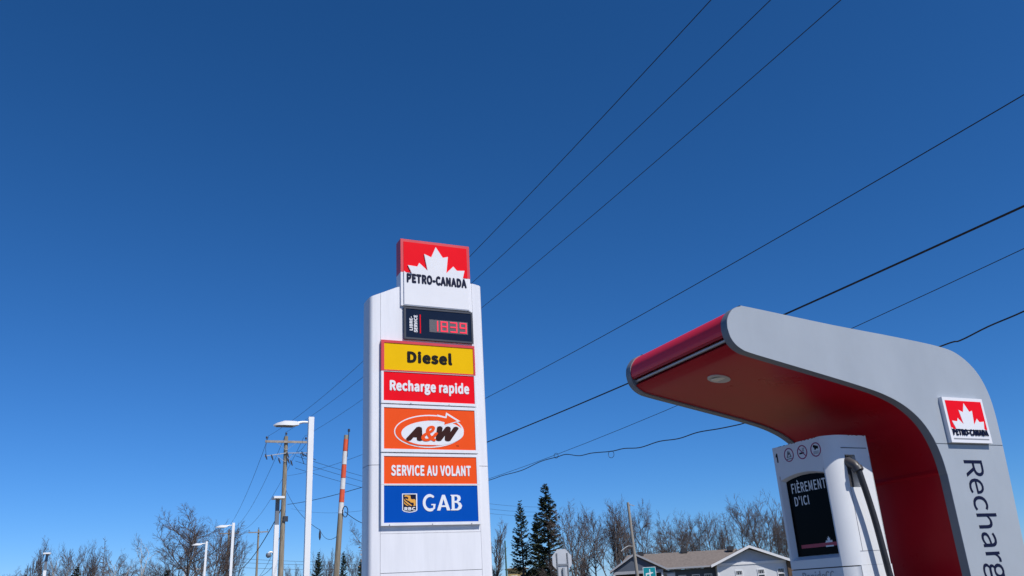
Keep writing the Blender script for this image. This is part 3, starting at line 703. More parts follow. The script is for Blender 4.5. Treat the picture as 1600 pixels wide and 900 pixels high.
# leaning, taped stub pole
mb0 = on_z(541, 680, 6.0); mt = mb0; 
foot = on_y(516.5, 953, mb0.y); foot.z = 0
MK = thing('striped_pole', 'leaning wooden stub pole with orange and white bands near its top', 'marker pole', foot)
def mp_(t): return foot.lerp(mt, t)
seq = [0.0, 0.62]; cuts = [0.62, 0.69, 0.745, 0.80, 0.855, 0.915, 0.985]
b = MB(); b.tube([mp_(-0.02), mp_(0.3), mp_(1.0)], [.088, .08, .056], 14); b.build('shaft', WOOD, MK, smooth=50)
zm = lambda y: on_y(530, y, mb0.y).z/6.0
bands = [(676+10, 705, ORAT), (705, 726, WHT), (726, 747, ORAT), (747, 765, WHT), (765, 785, ORAT), (785, 803, WHT)]
for y0, y1, m_ in bands:
    t1 = min(0.995, zm(y0)); t0 = zm(y1); r = lambda t: .088-.032*t+.005
    b = MB(); b.tube([mp_(t0+0.001), mp_(t1-0.001)], [r(t0), r(t1)], 14); b.build('reflective_band', m_, MK, smooth=50)
b = MB(); b.tube([mp_(0.90)+Vector((.058, -.03, 0)), mp_(1.0)+Vector((.062, -.02, 0)), mp_(1.0)+Vector((.068, -.02, .12))], .012, 6); b.tube([mp_(1.0)+Vector((.068, -.02, .10)), mp_(1.0)+Vector((.068, -.02, .17))], [.035, .03], 8); b.build('top_fitting', INSU, MK)
lp_ = [mp_(zm(800)) + Vector((.10+.07*math.cos(a), -.08, .14*math.sin(a))) for a in [i*math.pi/8 for i in range(17)]]
b = MB(); b.tube(lp_, .012, 5); b.build('cable_loop', WIRE, MK)
# wooden pole by the house, thin green pole
P = on_z(981, 785, 8.0)
L = thing('utility_pole', 'bare grey wooden pole standing in front of the left end of the house', 'utility pole', (P.x, P.y, 0), PG, local=True)
b = MB(); b.tube([(0.25, -0.1, 0), (0.1, -.05, 4), (0, 0, 8)], [.14, .125, .105], 12); b.build('shaft', WOODG, L, smooth=50)
b = MB(); b.bar((0, -.1, 7.85), (.5, -.1, 7.72), .05); b.build('bracket', GALV, L)
b = MB(); b.tube(smooth_path([(0, -.1, 4.7), (-.5, -.2, 4.72), (-.95, -.2, 4.5), (-1.15, -.2, 4.35)], 4), .03, 6); b.build('service_mast', GALV, L)
P = on_z(789, 846, 8.0); L = thing('green_pole', 'thin green pole between the price tower and the smaller spruce', 'pole', (P.x, P.y, 0), None, local=True)
b = MB(); b.tube([(0, 0, 0), (0, 0, 8)], [.13, .08], 10); b.build('shaft', mat('green_paint', (0.05, 0.12, 0.10), 0.6), L, smooth=50)
b = MB(); b.tube([(0, 0, 8.0), (0, 0, 8.12)], [.11, .05], 10); b.build('cap', mat('green_paint', (0.05, 0.12, 0.10), 0.6), L)

#@@WIRES
# ------------------------------------------------------------------ overhead wires (each a sagging span)
WG = 'overhead wires'
def fit2(pts, key=lambda p: p.y):
    import numpy as np
    t = np.array([key(p) for p in pts]); z = np.array([p.z for p in pts]); return np.polyfit(t, z, 2 if len(pts) > 2 else 1)
def span(label, X, px, y0, y1, r, end=None, name='overhead_wire', cat='wire'):
    """a wire in the vertical plane x = X through the given sight lines, drawn from y0 to y1"""
    pts = [on_x(x, y, X*WK) for x, y in px]
    if end is not None: pts.append(K3(end))
    c = fit2(pts); n = 40
    P = [Vector((X*WK, (y0+(y1-y0)*i/n)*WK, 0)) for i in range(n+1)]
    for p in P: p.z = c[0]*p.y**2 + c[1]*p.y + c[2] if len(c) == 3 else c[0]*p.y + c[1]
    b = MB(); b.tube(P, r*WK, 6); return tag(b.build(name, WIRE, smooth=60), label, cat, WG)
def line3(label, A, B, sag, r, name='overhead_wire', cat='wire', n=16):
    A = Vector(A); B = Vector(B); b = MB()
    b.tube([A.lerp(B, i/n) - Vector((0, 0, 4*sag*(i/n)*(1-i/n))) for i in range(n+1)], r, 5); return tag(b.build(name, WIRE, smooth=60), label, cat, WG)
span('highest thin wire, leftmost of three crossing the upper sky', 6.95, [(1117, 0), (920, 197), (745, 392), (567, 565)], -6, 49.1, 0.0075, (6.95, 49.1, 10.95))
span('middle of the three thin wires crossing the upper sky', 7.95, [(1203, 0), (985, 210), (747, 436), (567, 588)], -6, 49.3, 0.0075, (7.95, 49.3, 11.22))
span('rightmost of the three thin wires crossing the upper sky', 9.0, [(1305, 0), (1010, 272), (753, 482), (567, 621)], -6, 49.1, 0.0075, (9.0, 49.1, 10.95))
span('long thin wire running above the canopy to the tower middle', 8.15, [(1600, 154), (1200, 378), (762, 616), (567, 713)], -8, 49.2, 0.0065, (8.15, 49.2, 8.75))
span('thick dark cable passing behind the canopy nose', 8.2, [(1600, 329), (1227, 490), (978, 597), (760, 688), (567, 764)], -8, 49.15, 0.0125, (8.2, 49.15, 7.15))
span('faint support wire that the twisted drop cable is tied to', 8.4, [(1600, 389), (1330, 512), (1052, 636), (875, 711), (765, 746)], -8, 49.15, 0.0045, (8.35, 49.15, 6.9))
def on8(x, y): return on_x(x, y, 8.38*WK)
tw = [(1700, 440), (1600, 484), (1545, 512), (1500, 530), (1470, 543), (1320, 600), (1200, 650), (1165, 659), (1145, 667), (1120, 669), (1090, 677), (1060, 684), (1030, 691), (1000, 698), (975, 702), (955, 704), (925, 709), (905, 711), (885, 711), (870, 713), (845, 722), (815, 734), (785, 744), (762, 750), (700, 768)]
P = [on8(*p) + Vector((0, 0, 0.018*((-1)**i))) for i, p in enumerate(tw)]
b = MB(); b.tube(smooth_path(P, 5), 0.0105, 6)
for cx_, cy_, rr_ in ((955, 710, 5.5), (869, 712, 4)):
    b.tube([on8(cx_+rr_*0.8*math.cos(a), cy_+rr_*math.sin(a)) for a in [i*math.pi/8 for i in range(17)]], 0.006, 5)
tag(b.build('drop_cable', WIRE, smooth=60), 'kinked drop cable with a small loop hanging below the thick cable', 'cable', WG)
for i, (dx, dx2, lab, z1, z2) in enumerate(((-1.0, -1.0, 'leftmost', 10.95, 10.95), (0, 0, 'middle', 11.22, 11.22), (1.0, 1.0, 'rightmost', 10.95, 10.95))):
    line3('%s of three thin wires descending left from the nearest utility pole' % lab, K3((8+dx, 49.3, z1)), K3((11.6+dx2, 111, z2)), 1.8, 0.014)
line3('thick sagging cable running left from behind the camera lamp post', K3((8.1, 49.5, 7.3)), K3((11.6, 110.9, 6.4)), 1.9, 0.035)
line3('lower cable running left below the thick sagging cable', K3((8.1, 49.5, 5.9)), (p3p.x, p3p.y, 6.2), 0.7, 0.02)
for i, (z1, x2, y2, d2) in enumerate(((9.9, 850, 792, 118), (9.6, 850, 800, 118), (9.2, 850, 806, 118))):
    line3('%s faint wire crossing from the nearest utility pole towards the spruces' % ('upper', 'middle', 'lower')[i], K3((8.6, 49.4, z1)), at_d(x2, y2, d2), 1.0, 0.014)
A_ = at_d(455, 767, 50); B_ = at_d(500, 828, 40)
line3('short slack wire from the nearest utility pole to the hanging insulator', K3((8.1, 49.2, 7.9)), B_, 0.35, 0.012)
line3('slack wire from the striped pole into the price tower', mp_(zm(800))+Vector((.1, -.05, 0)), on_y(590, 822, 24), 0.1, 0.009)
line3('thin slack wire between the hanging insulator and the striped pole', B_, mp_(zm(835)), 0.25, 0.008)
b = MB(); b.tube([B_+Vector((0, 0, .02)), B_+Vector((0, 0, -.15)), B_+Vector((0, 0, -.32)), B_+Vector((0, 0, -.45))], [.012, .05, .05, .012], 8); tag(b.build('hanging_insulator', INSU), 'dark insulator hanging from the slack wire left of the striped pole', 'insulator')
for i, (ya, yb) in enumerate(((872, 877), (878, 881), (886, 888))):
    line3('%s of three far level wires low between the lamp posts' % ('top', 'middle', 'bottom')[i], at_d(362, ya, 150), at_d(600, yb, 150), 0.3, 0.025)
line3('far cable curving up to the right of the farthest utility pole', (p3p.x, p3p.y, 6.4), at_d(432, 877, 120), 0.5, 0.03)

#@@TREES
# ------------------------------------------------------------------ trees
BARK = mat('grey_bark', (0.06, 0.05, 0.045), 0.95, var=0.3, scale=1.5, col2=(0.12, 0.10, 0.09))
TWIG = mat('twig_brown', (0.07, 0.054, 0.052), 0.9, var=0.3, scale=0.8, col2=(0.12, 0.092, 0.085))
TWIGR = mat('twig_red', (0.15, 0.085, 0.065), 0.9, var=0.3, scale=0.8)
BIRCH = mat('birch_bark', (0.50, 0.46, 0.40), 0.9, var=0.25, scale=2)
NEED = mat('spruce_needle', (0.030, 0.050, 0.026), 0.8, var=0.5, scale=1.2, col2=(0.075, 0.095, 0.045))
DEADL = mat('dry_leaf', (0.42, 0.24, 0.10), 0.9, var=0.3)
def rnd(a, b): return random.uniform(a, b)
def perp(d):
    v = Vector((rnd(-1, 1), rnd(-1, 1), rnd(-1, 1))); v = v - d*v.dot(d)
    return v.normalized() if v.length > 1e-4 else d.orthogonal().normalized()
def limb(tk, cr, p, d, L, r, lv, spec):
    nseg = (7, 5, 4, 3, 2, 2)[lv]; pts = [p.copy()]; rr = [r]
    tip = 0.12 if lv else 0.10
    for i in range(nseg):
        d = (d + perp(d)*rnd(0, spec['wig'][lv]) + Vector((0, 0, 1))*spec['up'][lv]).normalized()
        p = p + d*(L/nseg); pts.append(p.copy()); rr.append(r*(1-(1-tip)*(i+1)/nseg))
    (tk if lv <= 1 else cr).tube(pts, rr, (8, 6, 4, 3, 3, 3)[lv], cap=False)
    if lv >= spec['max']: return
    n = spec['n'][lv]; n = max(2, int(n*rnd(0.8, 1.2)))
    for k in range(n):
        t = spec['t0'][lv] + (1-spec['t0'][lv])*(k+rnd(0, 0.9))/n
        t = min(t, 0.97); f = t*nseg; i = int(f); q = pts[i].lerp(pts[i+1], f-i); dd = (pts[i+1]-pts[i]).normalized()
        ang = R_(rnd(*spec['ang'][lv])); nd = dd*math.cos(ang) + perp(dd)*math.sin(ang)
        if lv <= 1 and nd.z < -0.1: nd.z = abs(nd.z)*0.3
        shape = spec['shape'](t) if lv == 0 else (1-0.55*t)
        l2 = L*spec['len'][lv]*shape*rnd(0.75, 1.2); r2 = max(spec['rmin'][lv+1], rr[i]*rnd(0.42, 0.62))
        limb(tk, cr, q, nd.normalized(), l2, min(r2, rr[i]*0.9), lv+1, spec)
BASE = dict(max=4, n=(20, 11, 8, 8), wig=(0.10, 0.18, 0.2, 0.2, 0.2, 0.3), up=(0.03, 0.09, 0.07, 0.06, 0.04, 0), t0=(0.22, 0.2, 0.15, 0.1), ang=((42, 68), (30, 60), (28, 58), (25, 55)),
            len=(0.46, 0.5, 0.52, 0.55), shape=lambda t: 0.35+0.85*math.sin(math.pi*min(1, 0.22+0.72*t)), rmin=(0.2, 0.055, 0.028, 0.0145, 0.0095, 0.009))
def proto(seed, kind):
    random.seed(seed); tk, cr = MB(), MB(); H = 12.0; sp = dict(BASE)
    if kind == 'oval': limb(tk, cr, Vector((0, 0, 0)), Vector((rnd(-.04, .04), rnd(-.04, .04), 1)).normalized(), H*0.93, 0.21, 0, sp)
    elif kind == 'fork':
        sp.update(n=(10, 8, 7, 6), t0=(0.30, 0.2, 0.15, 0.1), len=(0.5, 0.48, 0.46, 0.5), wig=(0.2, 0.28, 0.3, 0.3, 0.3, 0.3))
        limb(tk, cr, Vector((0, 0, 0)), Vector((0.05, 0, 1)).normalized(), H*0.5, 0.24, 0, dict(sp, n=(4, 9, 8, 6), shape=lambda t: 0.9))
        for a in (0, 2.2, 4.1): limb(tk, cr, Vector((0.05, 0, H*0.24)), Vector((0.42*math.cos(a+seed), 0.42*math.sin(a+seed), 1)).normalized(), H*rnd(0.62, 0.72), 0.13, 0, sp)
    elif kind == 'vase':
        sp.update(n=(10, 8, 7, 5), t0=(0.25, 0.2, 0.15, 0.1), len=(0.30, 0.5, 0.5, 0.5), up=(0.05, 0.16, 0.10, 0.06, 0.03, 0), ang=((22, 45), (25, 50), (25, 50), (22, 50)))
        for k in range(7):
            a = k*0.9+rnd(0, .4); t = rnd(0.05, 0.42); limb(tk, cr, Vector((0.2*math.cos(a), 0.2*math.sin(a), 0)), Vector((t*math.cos(a), t*math.sin(a), 1)).normalized(), H*rnd(0.78, 1.0), rnd(.10, .15), 0, sp)
    elif kind == 'slim':
        sp.update(n=(26, 8, 7, 5), len=(0.24, 0.5, 0.5, 0.5), up=(0.02, 0.22, 0.12, 0.06, 0.03, 0), ang=((25, 45), (25, 50), (25, 50), (22, 50)), shape=lambda t: 1.1-0.5*t)
        for k in range(2): limb(tk, cr, Vector((k*0.3, 0, 0)), Vector((rnd(-.1, .1), rnd(-.1, .1), 1)).normalized(), H*(0.95-0.18*k), 0.14, 0, sp)
    elif kind == 'birch':
        sp.update(n=(11, 7, 6, 5), t0=(0.35, 0.25, 0.2, 0.1), wig=(0.18, 0.3, 0.3, 0.3, 0.3, 0.3), len=(0.42, 0.5, 0.5, 0.5), ang=((30, 55), (28, 55), (25, 55), (22, 55)), rmin=(0.2, 0.05, 0.028, 0.018, 0.012, 0.010))
        for a, t, l in ((0.3, .22, .95), (3.3, .30, .8)): limb(tk, cr, Vector((0, 0, 0)), Vector((t*math.cos(a), t*math.sin(a), 1)).normalized(), H*l, 0.15, 0, sp)
    elif kind == 'larch':
        sp.update(n=(44, 12, 4, 3), t0=(0.12, 0.1, 0.15, 0.1), len=(0.22, 0.28, 0.4, 0.5), up=(0, 0.05, 0.08, 0.05, 0.03, 0), ang=((70, 95), (35, 70), (25, 55), (22, 55)), shape=lambda t: 1.15-1.0*t, rmin=(.2, .03, .02, .016, .012, .012))
        limb(tk, cr, Vector((0, 0, 0)), Vector((0, 0, 1)), H, 0.16, 0, sp)
    tm = bpy.data.meshes.new('trunk'); tm.from_pydata(tk.v, [], tk.f); cm = bpy.data.meshes.new('crown'); cm.from_pydata(cr.v, [], cr.f)
    for me, mm in ((tm, BIRCH if kind == 'birch' else BARK), (cm, TWIGR if kind == 'larch' else TWIG)):
        me.materials.append(mm); me.polygons.foreach_set('use_smooth', [True]*len(me.polygons)); me.update()
    zt_ = max(v[2] for v in cr.v); return tm, cm, zt_
def spruce(seed, dens=1.0):
    random.seed(seed); H, Rm = 12.0, 2.6; tk, cr = MB(), MB()
    tk.tube([(0, 0, 0), (0, 0, H*0.5), (0, 0, H)], [.2, .11, .015], 8, cap=False)
    z = 1.2
    while z < H-0.15:
        t = z/H; n = int(rnd(5, 8)) if t < .9 else 4
        for k in range(n):
            if random.random() > dens: continue
            a = rnd(0, 6.283); L = Rm*((1-t)**0.8)*rnd(0.6, 1.15)+0.12; zz = z+rnd(-.15, .15)
            droop = rnd(-.30, -.02)*(1-t) + 0.25*t; pts = []
            for j in range(5):
                s = j/4; pts.append(Vector((math.cos(a)*L*s, math.sin(a)*L*s, zz + L*(droop*s + 0.22*s*s))))
            tk.tube(pts, [.03*(1-.7*j/4)*(1-t*.6) for j in range(5)], 3, cap=False)
            m_ = int(L/0.05)+4
            for q in range(m_):
                s = rnd(0.12, 1.0); f = s*4; i = min(3, int(f)); p = pts[i].lerp(pts[i+1], f-i); d = (pts[i+1]-pts[i]).normalized()
                side = d.cross(Vector((0, 0, 1))).normalized()*(1 if q % 2 else -1)
                ln_ = rnd(.24, .55)*(0.6+0.5*(1-s))*(1.0 if t < .85 else .6); dd = (d*rnd(.3, .9) + side*rnd(.3, 1.0) + Vector((0, 0, rnd(-.55, .15)))).normalized()
                w = dd.cross(Vector((rnd(-.4, .4), rnd(-.4, .4), 1))).normalized()*rnd(.06, .12)
                cr.add([p-w*.5, p+w*.5, p+dd*ln_*.6+w, p+dd*ln_, p+dd*ln_*.6-w], [(0, 1, 2, 3, 4)])
        z += rnd(.20, .30) if t < .8 else .16
    tm = bpy.data.meshes.new('trunk'); tm.from_pydata(tk.v, [], tk.f); cm = bpy.data.meshes.new('crown'); cm.from_pydata(cr.v, [], cr.f)
    tm.materials.append(BARK); cm.materials.append(NEED); return tm, cm, H
PROTO = {'ovalA': proto(3, 'oval'), 'ovalB': proto(12, 'oval'), 'ovalC': proto(29, 'oval'), 'forkA': proto(5, 'fork'), 'forkB': proto(17, 'fork'), 'vaseA': proto(8, 'vase'), 'vaseB': proto(21, 'vase'),
         'slimA': proto(4, 'slim'), 'slimB': proto(15, 'slim'), 'birch': proto(9, 'birch'), 'larch': proto(6, 'larch'), 'spruceA': spruce(2), 'spruceB': spruce(11, 0.8), 'spruceC': spruce(31)}
TG = {'s': 'spruce trees', 'b': 'bare trees'}
def tree(kind, px, py, d, label, rot=0.0, wx=1.0, name=None, cat='tree'):
    tm, cm, h = PROTO[kind]; top = at_d(px, py, d)
    k = top.z/h; sp = kind.startswith('spruce')
    nm = name or ('spruce_tree' if sp else 'birch_tree' if kind == 'birch' else 'larch_tree' if kind == 'larch' else 'bare_tree')
    T = thing(nm, label, cat, (top.x, top.y, -0.1), TG['s' if sp else 'b'], local=True); T.rotation_euler.z = rot; T.scale = (k*wx, k*wx, k)
    for n_, me in (('trunk', tm), ('crown', cm)):
        o = bpy.data.objects.new(n_, me); COL.objects.link(o); o.parent = T
    return T
tree('slimB', 47, 846, 96, 'slender bare tree at the far left edge of the left tree row', 0.4, 0.8)
tree('slimA', 66, 834, 98, 'slender bare tree directly behind the lone far left lamp post', 1.3, 0.8)
tree('birch', 98, 843, 104, 'sparse bare tree leaning right of the lone far left lamp post', 2.2, 0.7)
tree('ovalB', 121, 848, 110, 'bare tree rising right above the small dark spruce at left', 0.9, 0.75)
tree('vaseA', 146, 838, 104, 'many-stemmed bare tree left of the reddish narrow tree', 2.0, 0.8)
tree('larch', 171, 838, 100, 'narrow reddish conical bare tree left of the pale birch', 0.2, 0.75)
tree('birch', 205, 826, 92, 'pale-trunked birch with open forked crown in the left row', 0.6, 0.95)
tree('vaseB', 246, 874, 120, 'low distant bare tree between the birch and the large tree', 0.4, 0.9)
tree('ovalA', 303, 783, 88, 'large spreading bare tree, tallest of the left group', 0.8, 1.15)
tree('forkA', 335, 806, 92, 'bare tree with thick forked trunks behind the second lamp post', 2.6, 1.0)
tree('vaseA', 362, 812, 96, 'bare tree whose twigs reach past the second lamp post head', 0.3, 0.6)
tree('spruceA', 121, 884, 85, 'small dark spruce low in the left tree row', 0.3, 1.25)
tree('spruceC', 262, 889, 90, 'small dark conifer low left of the large bare tree', 0.9, 1.5)
tree('spruceB', 243, 896, 95, 'tiny dark conifer low beneath the distant bare tree', 1.9, 1.5)
tree('vaseB', 452, 876, 140, 'far faint bare tree between wooden pole and nearest lamp post', 0.4, 0.8)
tree('spruceA', 498, 861, 92, 'narrow spruce just right of the nearest lamp post', 0.1, 0.8)
tree('vaseA', 513, 852, 100, 'bare tree behind the foot of the striped pole', 1.2, 0.7)
tree('spruceB', 537, 861, 94, 'narrow spruce just right of the striped pole', 2.0, 0.8)
tree('ovalC', 549, 846, 100, 'bare tree between the striped pole and price tower', 1.1, 0.7)
tree('spruceC', 564, 871, 90, 'narrow spruce half hidden behind the left edge of the tower', 1.1, 0.8)
t_ = tree('ovalB', 577, 806, 85, 'bare tree with a few tan leaves, mostly hidden behind the tower', 2.4, 0.9)
random.seed(5); b = MB()
for i in range(70):
    c_ = at_d(568+random.gauss(0, 3), 853+random.gauss(0, 4) + (26 if i % 3 == 0 else 0), 84); w_ = perp(Vector((0, 0, 1)))*.12; u_ = perp(w_.normalized())*.12
    b.add([c_-w_, c_-u_, c_+w_, c_+u_], [(0, 1, 2, 3)])
o = b.build('dry_leaves', DEADL); o.parent = t_; o.matrix_parent_inverse = (Matrix.Translation(t_.location) @ Matrix.Rotation(t_.rotation_euler.z, 4, 'Z') @ Matrix.Diagonal((*t_.scale, 1))).inverted()
tree('slimB', 768, 803, 100, 'bare slender tree just right of the price tower', 0.9, 1.0)
tree('spruceB', 812, 782, 96, 'smaller sparse spruce left of the tall spruce', 0.5, 0.85)
tree('spruceA', 851, 754, 92, 'tallest dense spruce standing left of the stop sign', 1.7, 1.0)
tree('spruceC', 838, 800, 97, 'spruce filling the gap between the two tall spruces', 2.7, 1.1)
tree('forkB', 889, 776, 88, 'bare tree with crooked fork behind the stop sign', 0.2, 0.75)
tree('ovalC', 922, 780, 96, 'bare tree between the crooked tree and the dense vase-shaped tree', 2.1, 0.75)
tree('vaseB', 954, 768, 92, 'dense vase-shaped bare tree left of the grey wooden pole', 0.9, 0.85)
tree('ovalA', 996, 776, 100, 'bare tree with tall leader just right of the grey wooden pole', 2.8, 0.6)
tree('vaseA', 1018, 838, 104, 'low twiggy bare tree above the left end of the house roof', 0.1, 0.9)
tree('forkA', 1046, 792, 100, 'spreading bare tree above the middle of the house roof, left one', 1.0, 0.85)
tree('forkB', 1077, 796, 104, 'bare tree above the middle of the house roof, right one', 1.9, 0.8)
tree('ovalB', 1106, 795, 102, 'bare tree above the roof, left of the tall pair', 0.4, 0.75)
tree('larch', 1135, 800, 104, 'reddish bare tree left of the house gable peak', 1.4, 0.9)
tree('ovalC', 1148, 768, 100, 'tall bare tree rising left of the house gable peak', 1.2, 0.72)
tree('forkA', 1178, 762, 104, 'tallest bare tree directly above the house gable peak', 2.9, 0.8)
tree('vaseB', 1206, 788, 100, 'bare tree right of the house gable peak', 0.0, 0.6)
tree('ovalA', 1228, 797, 98, 'bare tree partly hidden behind the charging post', 1.7, 0.7)
tree('ovalC', 30, 880, 112, 'lowest bare tree at the extreme left of the tree row', 0.7, 1.1)
tree('forkB', 84, 868, 112, 'low bare tree just right of the lone far left lamp post', 1.7, 0.9)
tree('ovalA', 188, 862, 114, 'low bare tree behind the pale birch', 2.7, 0.9)
tree('ovalB', 282, 838, 100, 'bare tree filling the lower left of the large spreading tree', 0.5, 1.2)
tree('forkA', 904, 806, 104, 'bare tree filling in behind the crooked forked tree', 2.4, 0.9)
tree('vaseB', 972, 796, 106, 'bare tree just left behind the grey wooden pole', 2.2, 0.8)
tree('ovalB', 1030, 824, 108, 'low bare tree behind the left part of the house roof', 2.0, 1.2)
tree('ovalA', 1062, 806, 108, 'bare tree between the two spreading trees above the roof', 0.2, 1.0)
tree('vaseA', 1120, 800, 110, 'upright bare tree just left of the reddish bare tree', 1.2, 0.7)
tree('ovalC', 1193, 780, 110, 'bare tree filling in just right of the gable peak', 1.9, 0.9)
tree('vaseA', 905, 842, 110, 'low bare thicket tree behind the stop sign right edge', 1.9, 0.8)
tree('ovalB', 862, 862, 74, 'small bare tree in front of the dark bungalow', 0.8, 0.7)

#@@HOUSE
# ------------------------------------------------------------------ houses beyond the road
SIDW = mat('white_siding', (0.66, 0.68, 0.70), 0.7, var=0.04, scale=3)
SIDB = mat('slate_siding', (0.075, 0.095, 0.13), 0.7, var=0.08, scale=3)
SIDG = mat('pale_grey_siding', (0.40, 0.45, 0.52), 0.7, var=0.06, scale=3)
SHIN = mat('brown_shingle', (0.155, 0.128, 0.110), 0.95, var=0.15, scale=5, col2=(0.19, 0.16, 0.14), bump=0.2, bscale=20)
TRIM = mat('white_trim', (0.78, 0.78, 0.78), 0.5, var=0.02)
GTRIM = mat('grey_trim', (0.34, 0.35, 0.38), 0.6)
PANE = mat('window_glass', (0.03, 0.035, 0.045), 0.08)
BRK = mat('brown_brick', (0.12, 0.075, 0.045), 0.9, var=0.3, scale=5)
HD = 80.0
hp = at_d(1170, 905, HD); HB = Vector((hp.x, hp.y, 0)); ha = math.atan2(-0.4226, 0.9063) - R_(5)
house = thing('bungalow', 'long low house with brown roof and white front gable across the road', 'house', HB, None, local=True); house.rotation_euler.z = ha
def hbox(nm, m_, x0, x1, y0, y1, z0, z1, par=None): b = MB(); b.box(x0, x1, y0, y1, z0, z1); return b.build(nm, m_, par or house)
for o_ in (): pass
EV = 3.35
# right front wing (gable to the front)
gw_ = MB(); gw_.add([(-2.6, 0, 0), (3.4, 0, 0), (3.4, 0, EV), (-2.6, 0, EV), (-2.6, 9, 0), (3.4, 9, 0), (3.4, 9, EV), (-2.6, 9, EV)], [(0, 1, 2, 3), (1, 5, 6, 2), (4, 0, 3, 7), (5, 4, 7, 6)]); gw_.build('wall', SIDW, house)
gt = MB(); gt.add([(-2.6, 0.02, EV), (3.4, 0.02, EV), (0.35, 0.02, 4.38), (-2.6, 9, EV), (3.4, 9, EV), (0.35, 9, 4.38)], [(0, 1, 2), (3, 5, 4), (0, 2, 5, 3), (1, 4, 5, 2)]); gt.build('gable', SIDG, house)
hbox('trim_band', TRIM, -2.6, 3.4, -0.05, -0.003, EV-0.22, EV-0.02)
def roof(x0, xm, x1, zE, zR, y0, y1, m_, nm='roof'):
    b = MB(); t = 0.14
    for xa, xb in ((x0, xm), (xm, x1)):
        za, zb = (zE, zR) if xa == x0 else (zR, zE)
        b.add([(xa, y0, za), (xb, y0, zb), (xb, y1, zb), (xa, y1, za), (xa, y0, za-t), (xb, y0, zb-t), (xb, y1, zb-t), (xa, y1, za-t)], [(0, 1, 2, 3), (4, 7, 6, 5), (0, 4, 5, 1), (3, 2, 6, 7), (0, 3, 7, 4), (1, 5, 6, 2)])
    return b.build(nm, m_, house)
r1 = roof(-3.1, 0.35, 4.0, 3.22, 4.66, -0.5, 5.0, SHIN)
for xa, za, xb, zb in ((-3.15, 3.19, 0.35, 4.66), (0.35, 4.66, 4.05, 3.19)):
    b = MB(); b.add([(xa, -.55, za+.05), (xb, -.55, zb+.05), (xb, -.55, zb-.17), (xa, -.55, za-.17), (xa, -.505, za+.05), (xb, -.505, zb+.05), (xb, -.505, zb-.17), (xa, -.505, za-.17)], [(0, 1, 2, 3), (4, 7, 6, 5), (0, 4, 5, 1), (3, 2, 6, 7), (0, 3, 7, 4), (1, 5, 6, 2)]); b.build('fascia', TRIM, house)
hbox('brick_corner', BRK, 3.42, 3.95, -0.3, 9, 0, 3.2)
hbox('corner_trim', TRIM, -2.62, -2.5, -0.06, -0.003, 0, EV-0.25)
def window(x, z0, z1, w, par=house, y=0.0, mull=True):
    W = hbox('window', TRIM, x-w/2-.07, x+w/2+.07, y-.05, y-.006, z0-.07, z1+.07)
    zs = z1-0.36
    for a, c in ((zs+.06, z1), (z0, zs-.06)):
        hbox('pane', PANE, x-w/2, x+w/2, y-.056, y-.0505, a, c, W)
    for q in (-.17, 0, .17):
        hbox('muntin', TRIM, x+q-.012, x+q+.012, y-.062, y-.0565, zs+.06, z1, W)
    return W
for x in (-0.75, 1.15, 2.85): window(x, 1.1, 2.62, 0.5)
# main range
hbox('wall', SIDB, -11.4, -2.61, 1.2, 8.8, 0, 3.05)
b = MB(); zE, zR = 3.22, 4.66; b.add([(-11.6, .3, zE), (-2.3, .3, zE), (0.1, 4.6, zR), (-10.2, 4.6, zR), (-11.6, 9.0, zE), (-0.6, 9.0, zE), (-11.6, .3, zE-.14), (-2.3, .3, zE-.14)], [(0, 1, 2, 3), (3, 2, 5, 4), (0, 6, 7, 1), (0, 3, 4)]); b.build('roof', SHIN, house)
hbox('gutter', GTRIM, -7.6, -3.12, .18, .295, zE-.12, zE+.02)
for x in (-5.6, -4.4, -3.3): window(x, 1.2, 2.5, 0.55, y=1.2)
hbox('awning', SIDW, -7.0, -6.3, .5, 1.19, 2.5, 2.75)
hbox('white_porch_panel', SIDG, -7.4, -6.2, 1.14, 1.194, 1.0, 2.9)
# left carport gable
r2 = roof(-12.0, -9.75, -7.1, 3.2, 4.56, -1.4, 4.6, SHIN)
b = MB(); b.add([(-11.75, -1.2, 3.12), (-7.4, -1.2, 3.12), (-9.75, -1.2, 4.36), (-11.75, -1.1, 3.12), (-7.4, -1.1, 3.12), (-9.75, -1.1, 4.36)], [(0, 1, 2), (3, 5, 4), (0, 3, 4, 1)]); b.build('gable', SIDB, house)
hbox('carport_beam', GTRIM, -11.75, -7.4, -1.22, -1.08, 2.86, 3.11)
for x in (-11.65, -7.5): hbox('carport_post', TRIM, x-.07, x+.07, -1.2, -1.06, 0, 2.86)
for xa, za, xb, zb in ((-12.05, 3.17, -9.75, 4.56), (-9.75, 4.56, -7.05, 3.17)):
    b = MB(); b.add([(xa, -1.45, za+.03), (xb, -1.45, zb+.03), (xb, -1.45, zb-.14), (xa, -1.45, za-.14), (xa, -1.405, za+.03), (xb, -1.405, zb+.03), (xb, -1.405, zb-.14), (xa, -1.405, za-.14)], [(0, 1, 2, 3), (4, 7, 6, 5), (0, 4, 5, 1), (3, 2, 6, 7), (0, 3, 7, 4), (1, 5, 6, 2)]); b.build('fascia', GTRIM, house)
hbox('carport_shade', GAPD, -11.5, -7.6, 1.0, 1.15, 0, 3.0)  # near-black sheet: the shade inside the open carport, put in as colour
for x, y, z in ((-9.1, 1.5, 4.4), (-4.9, 4.3, 4.56), (-.7, 3.8, 4.5)): v_ = hbox('roof_vent', GAPD, x-.28, x+.28, y-.25, y+.25, z, z+.38)
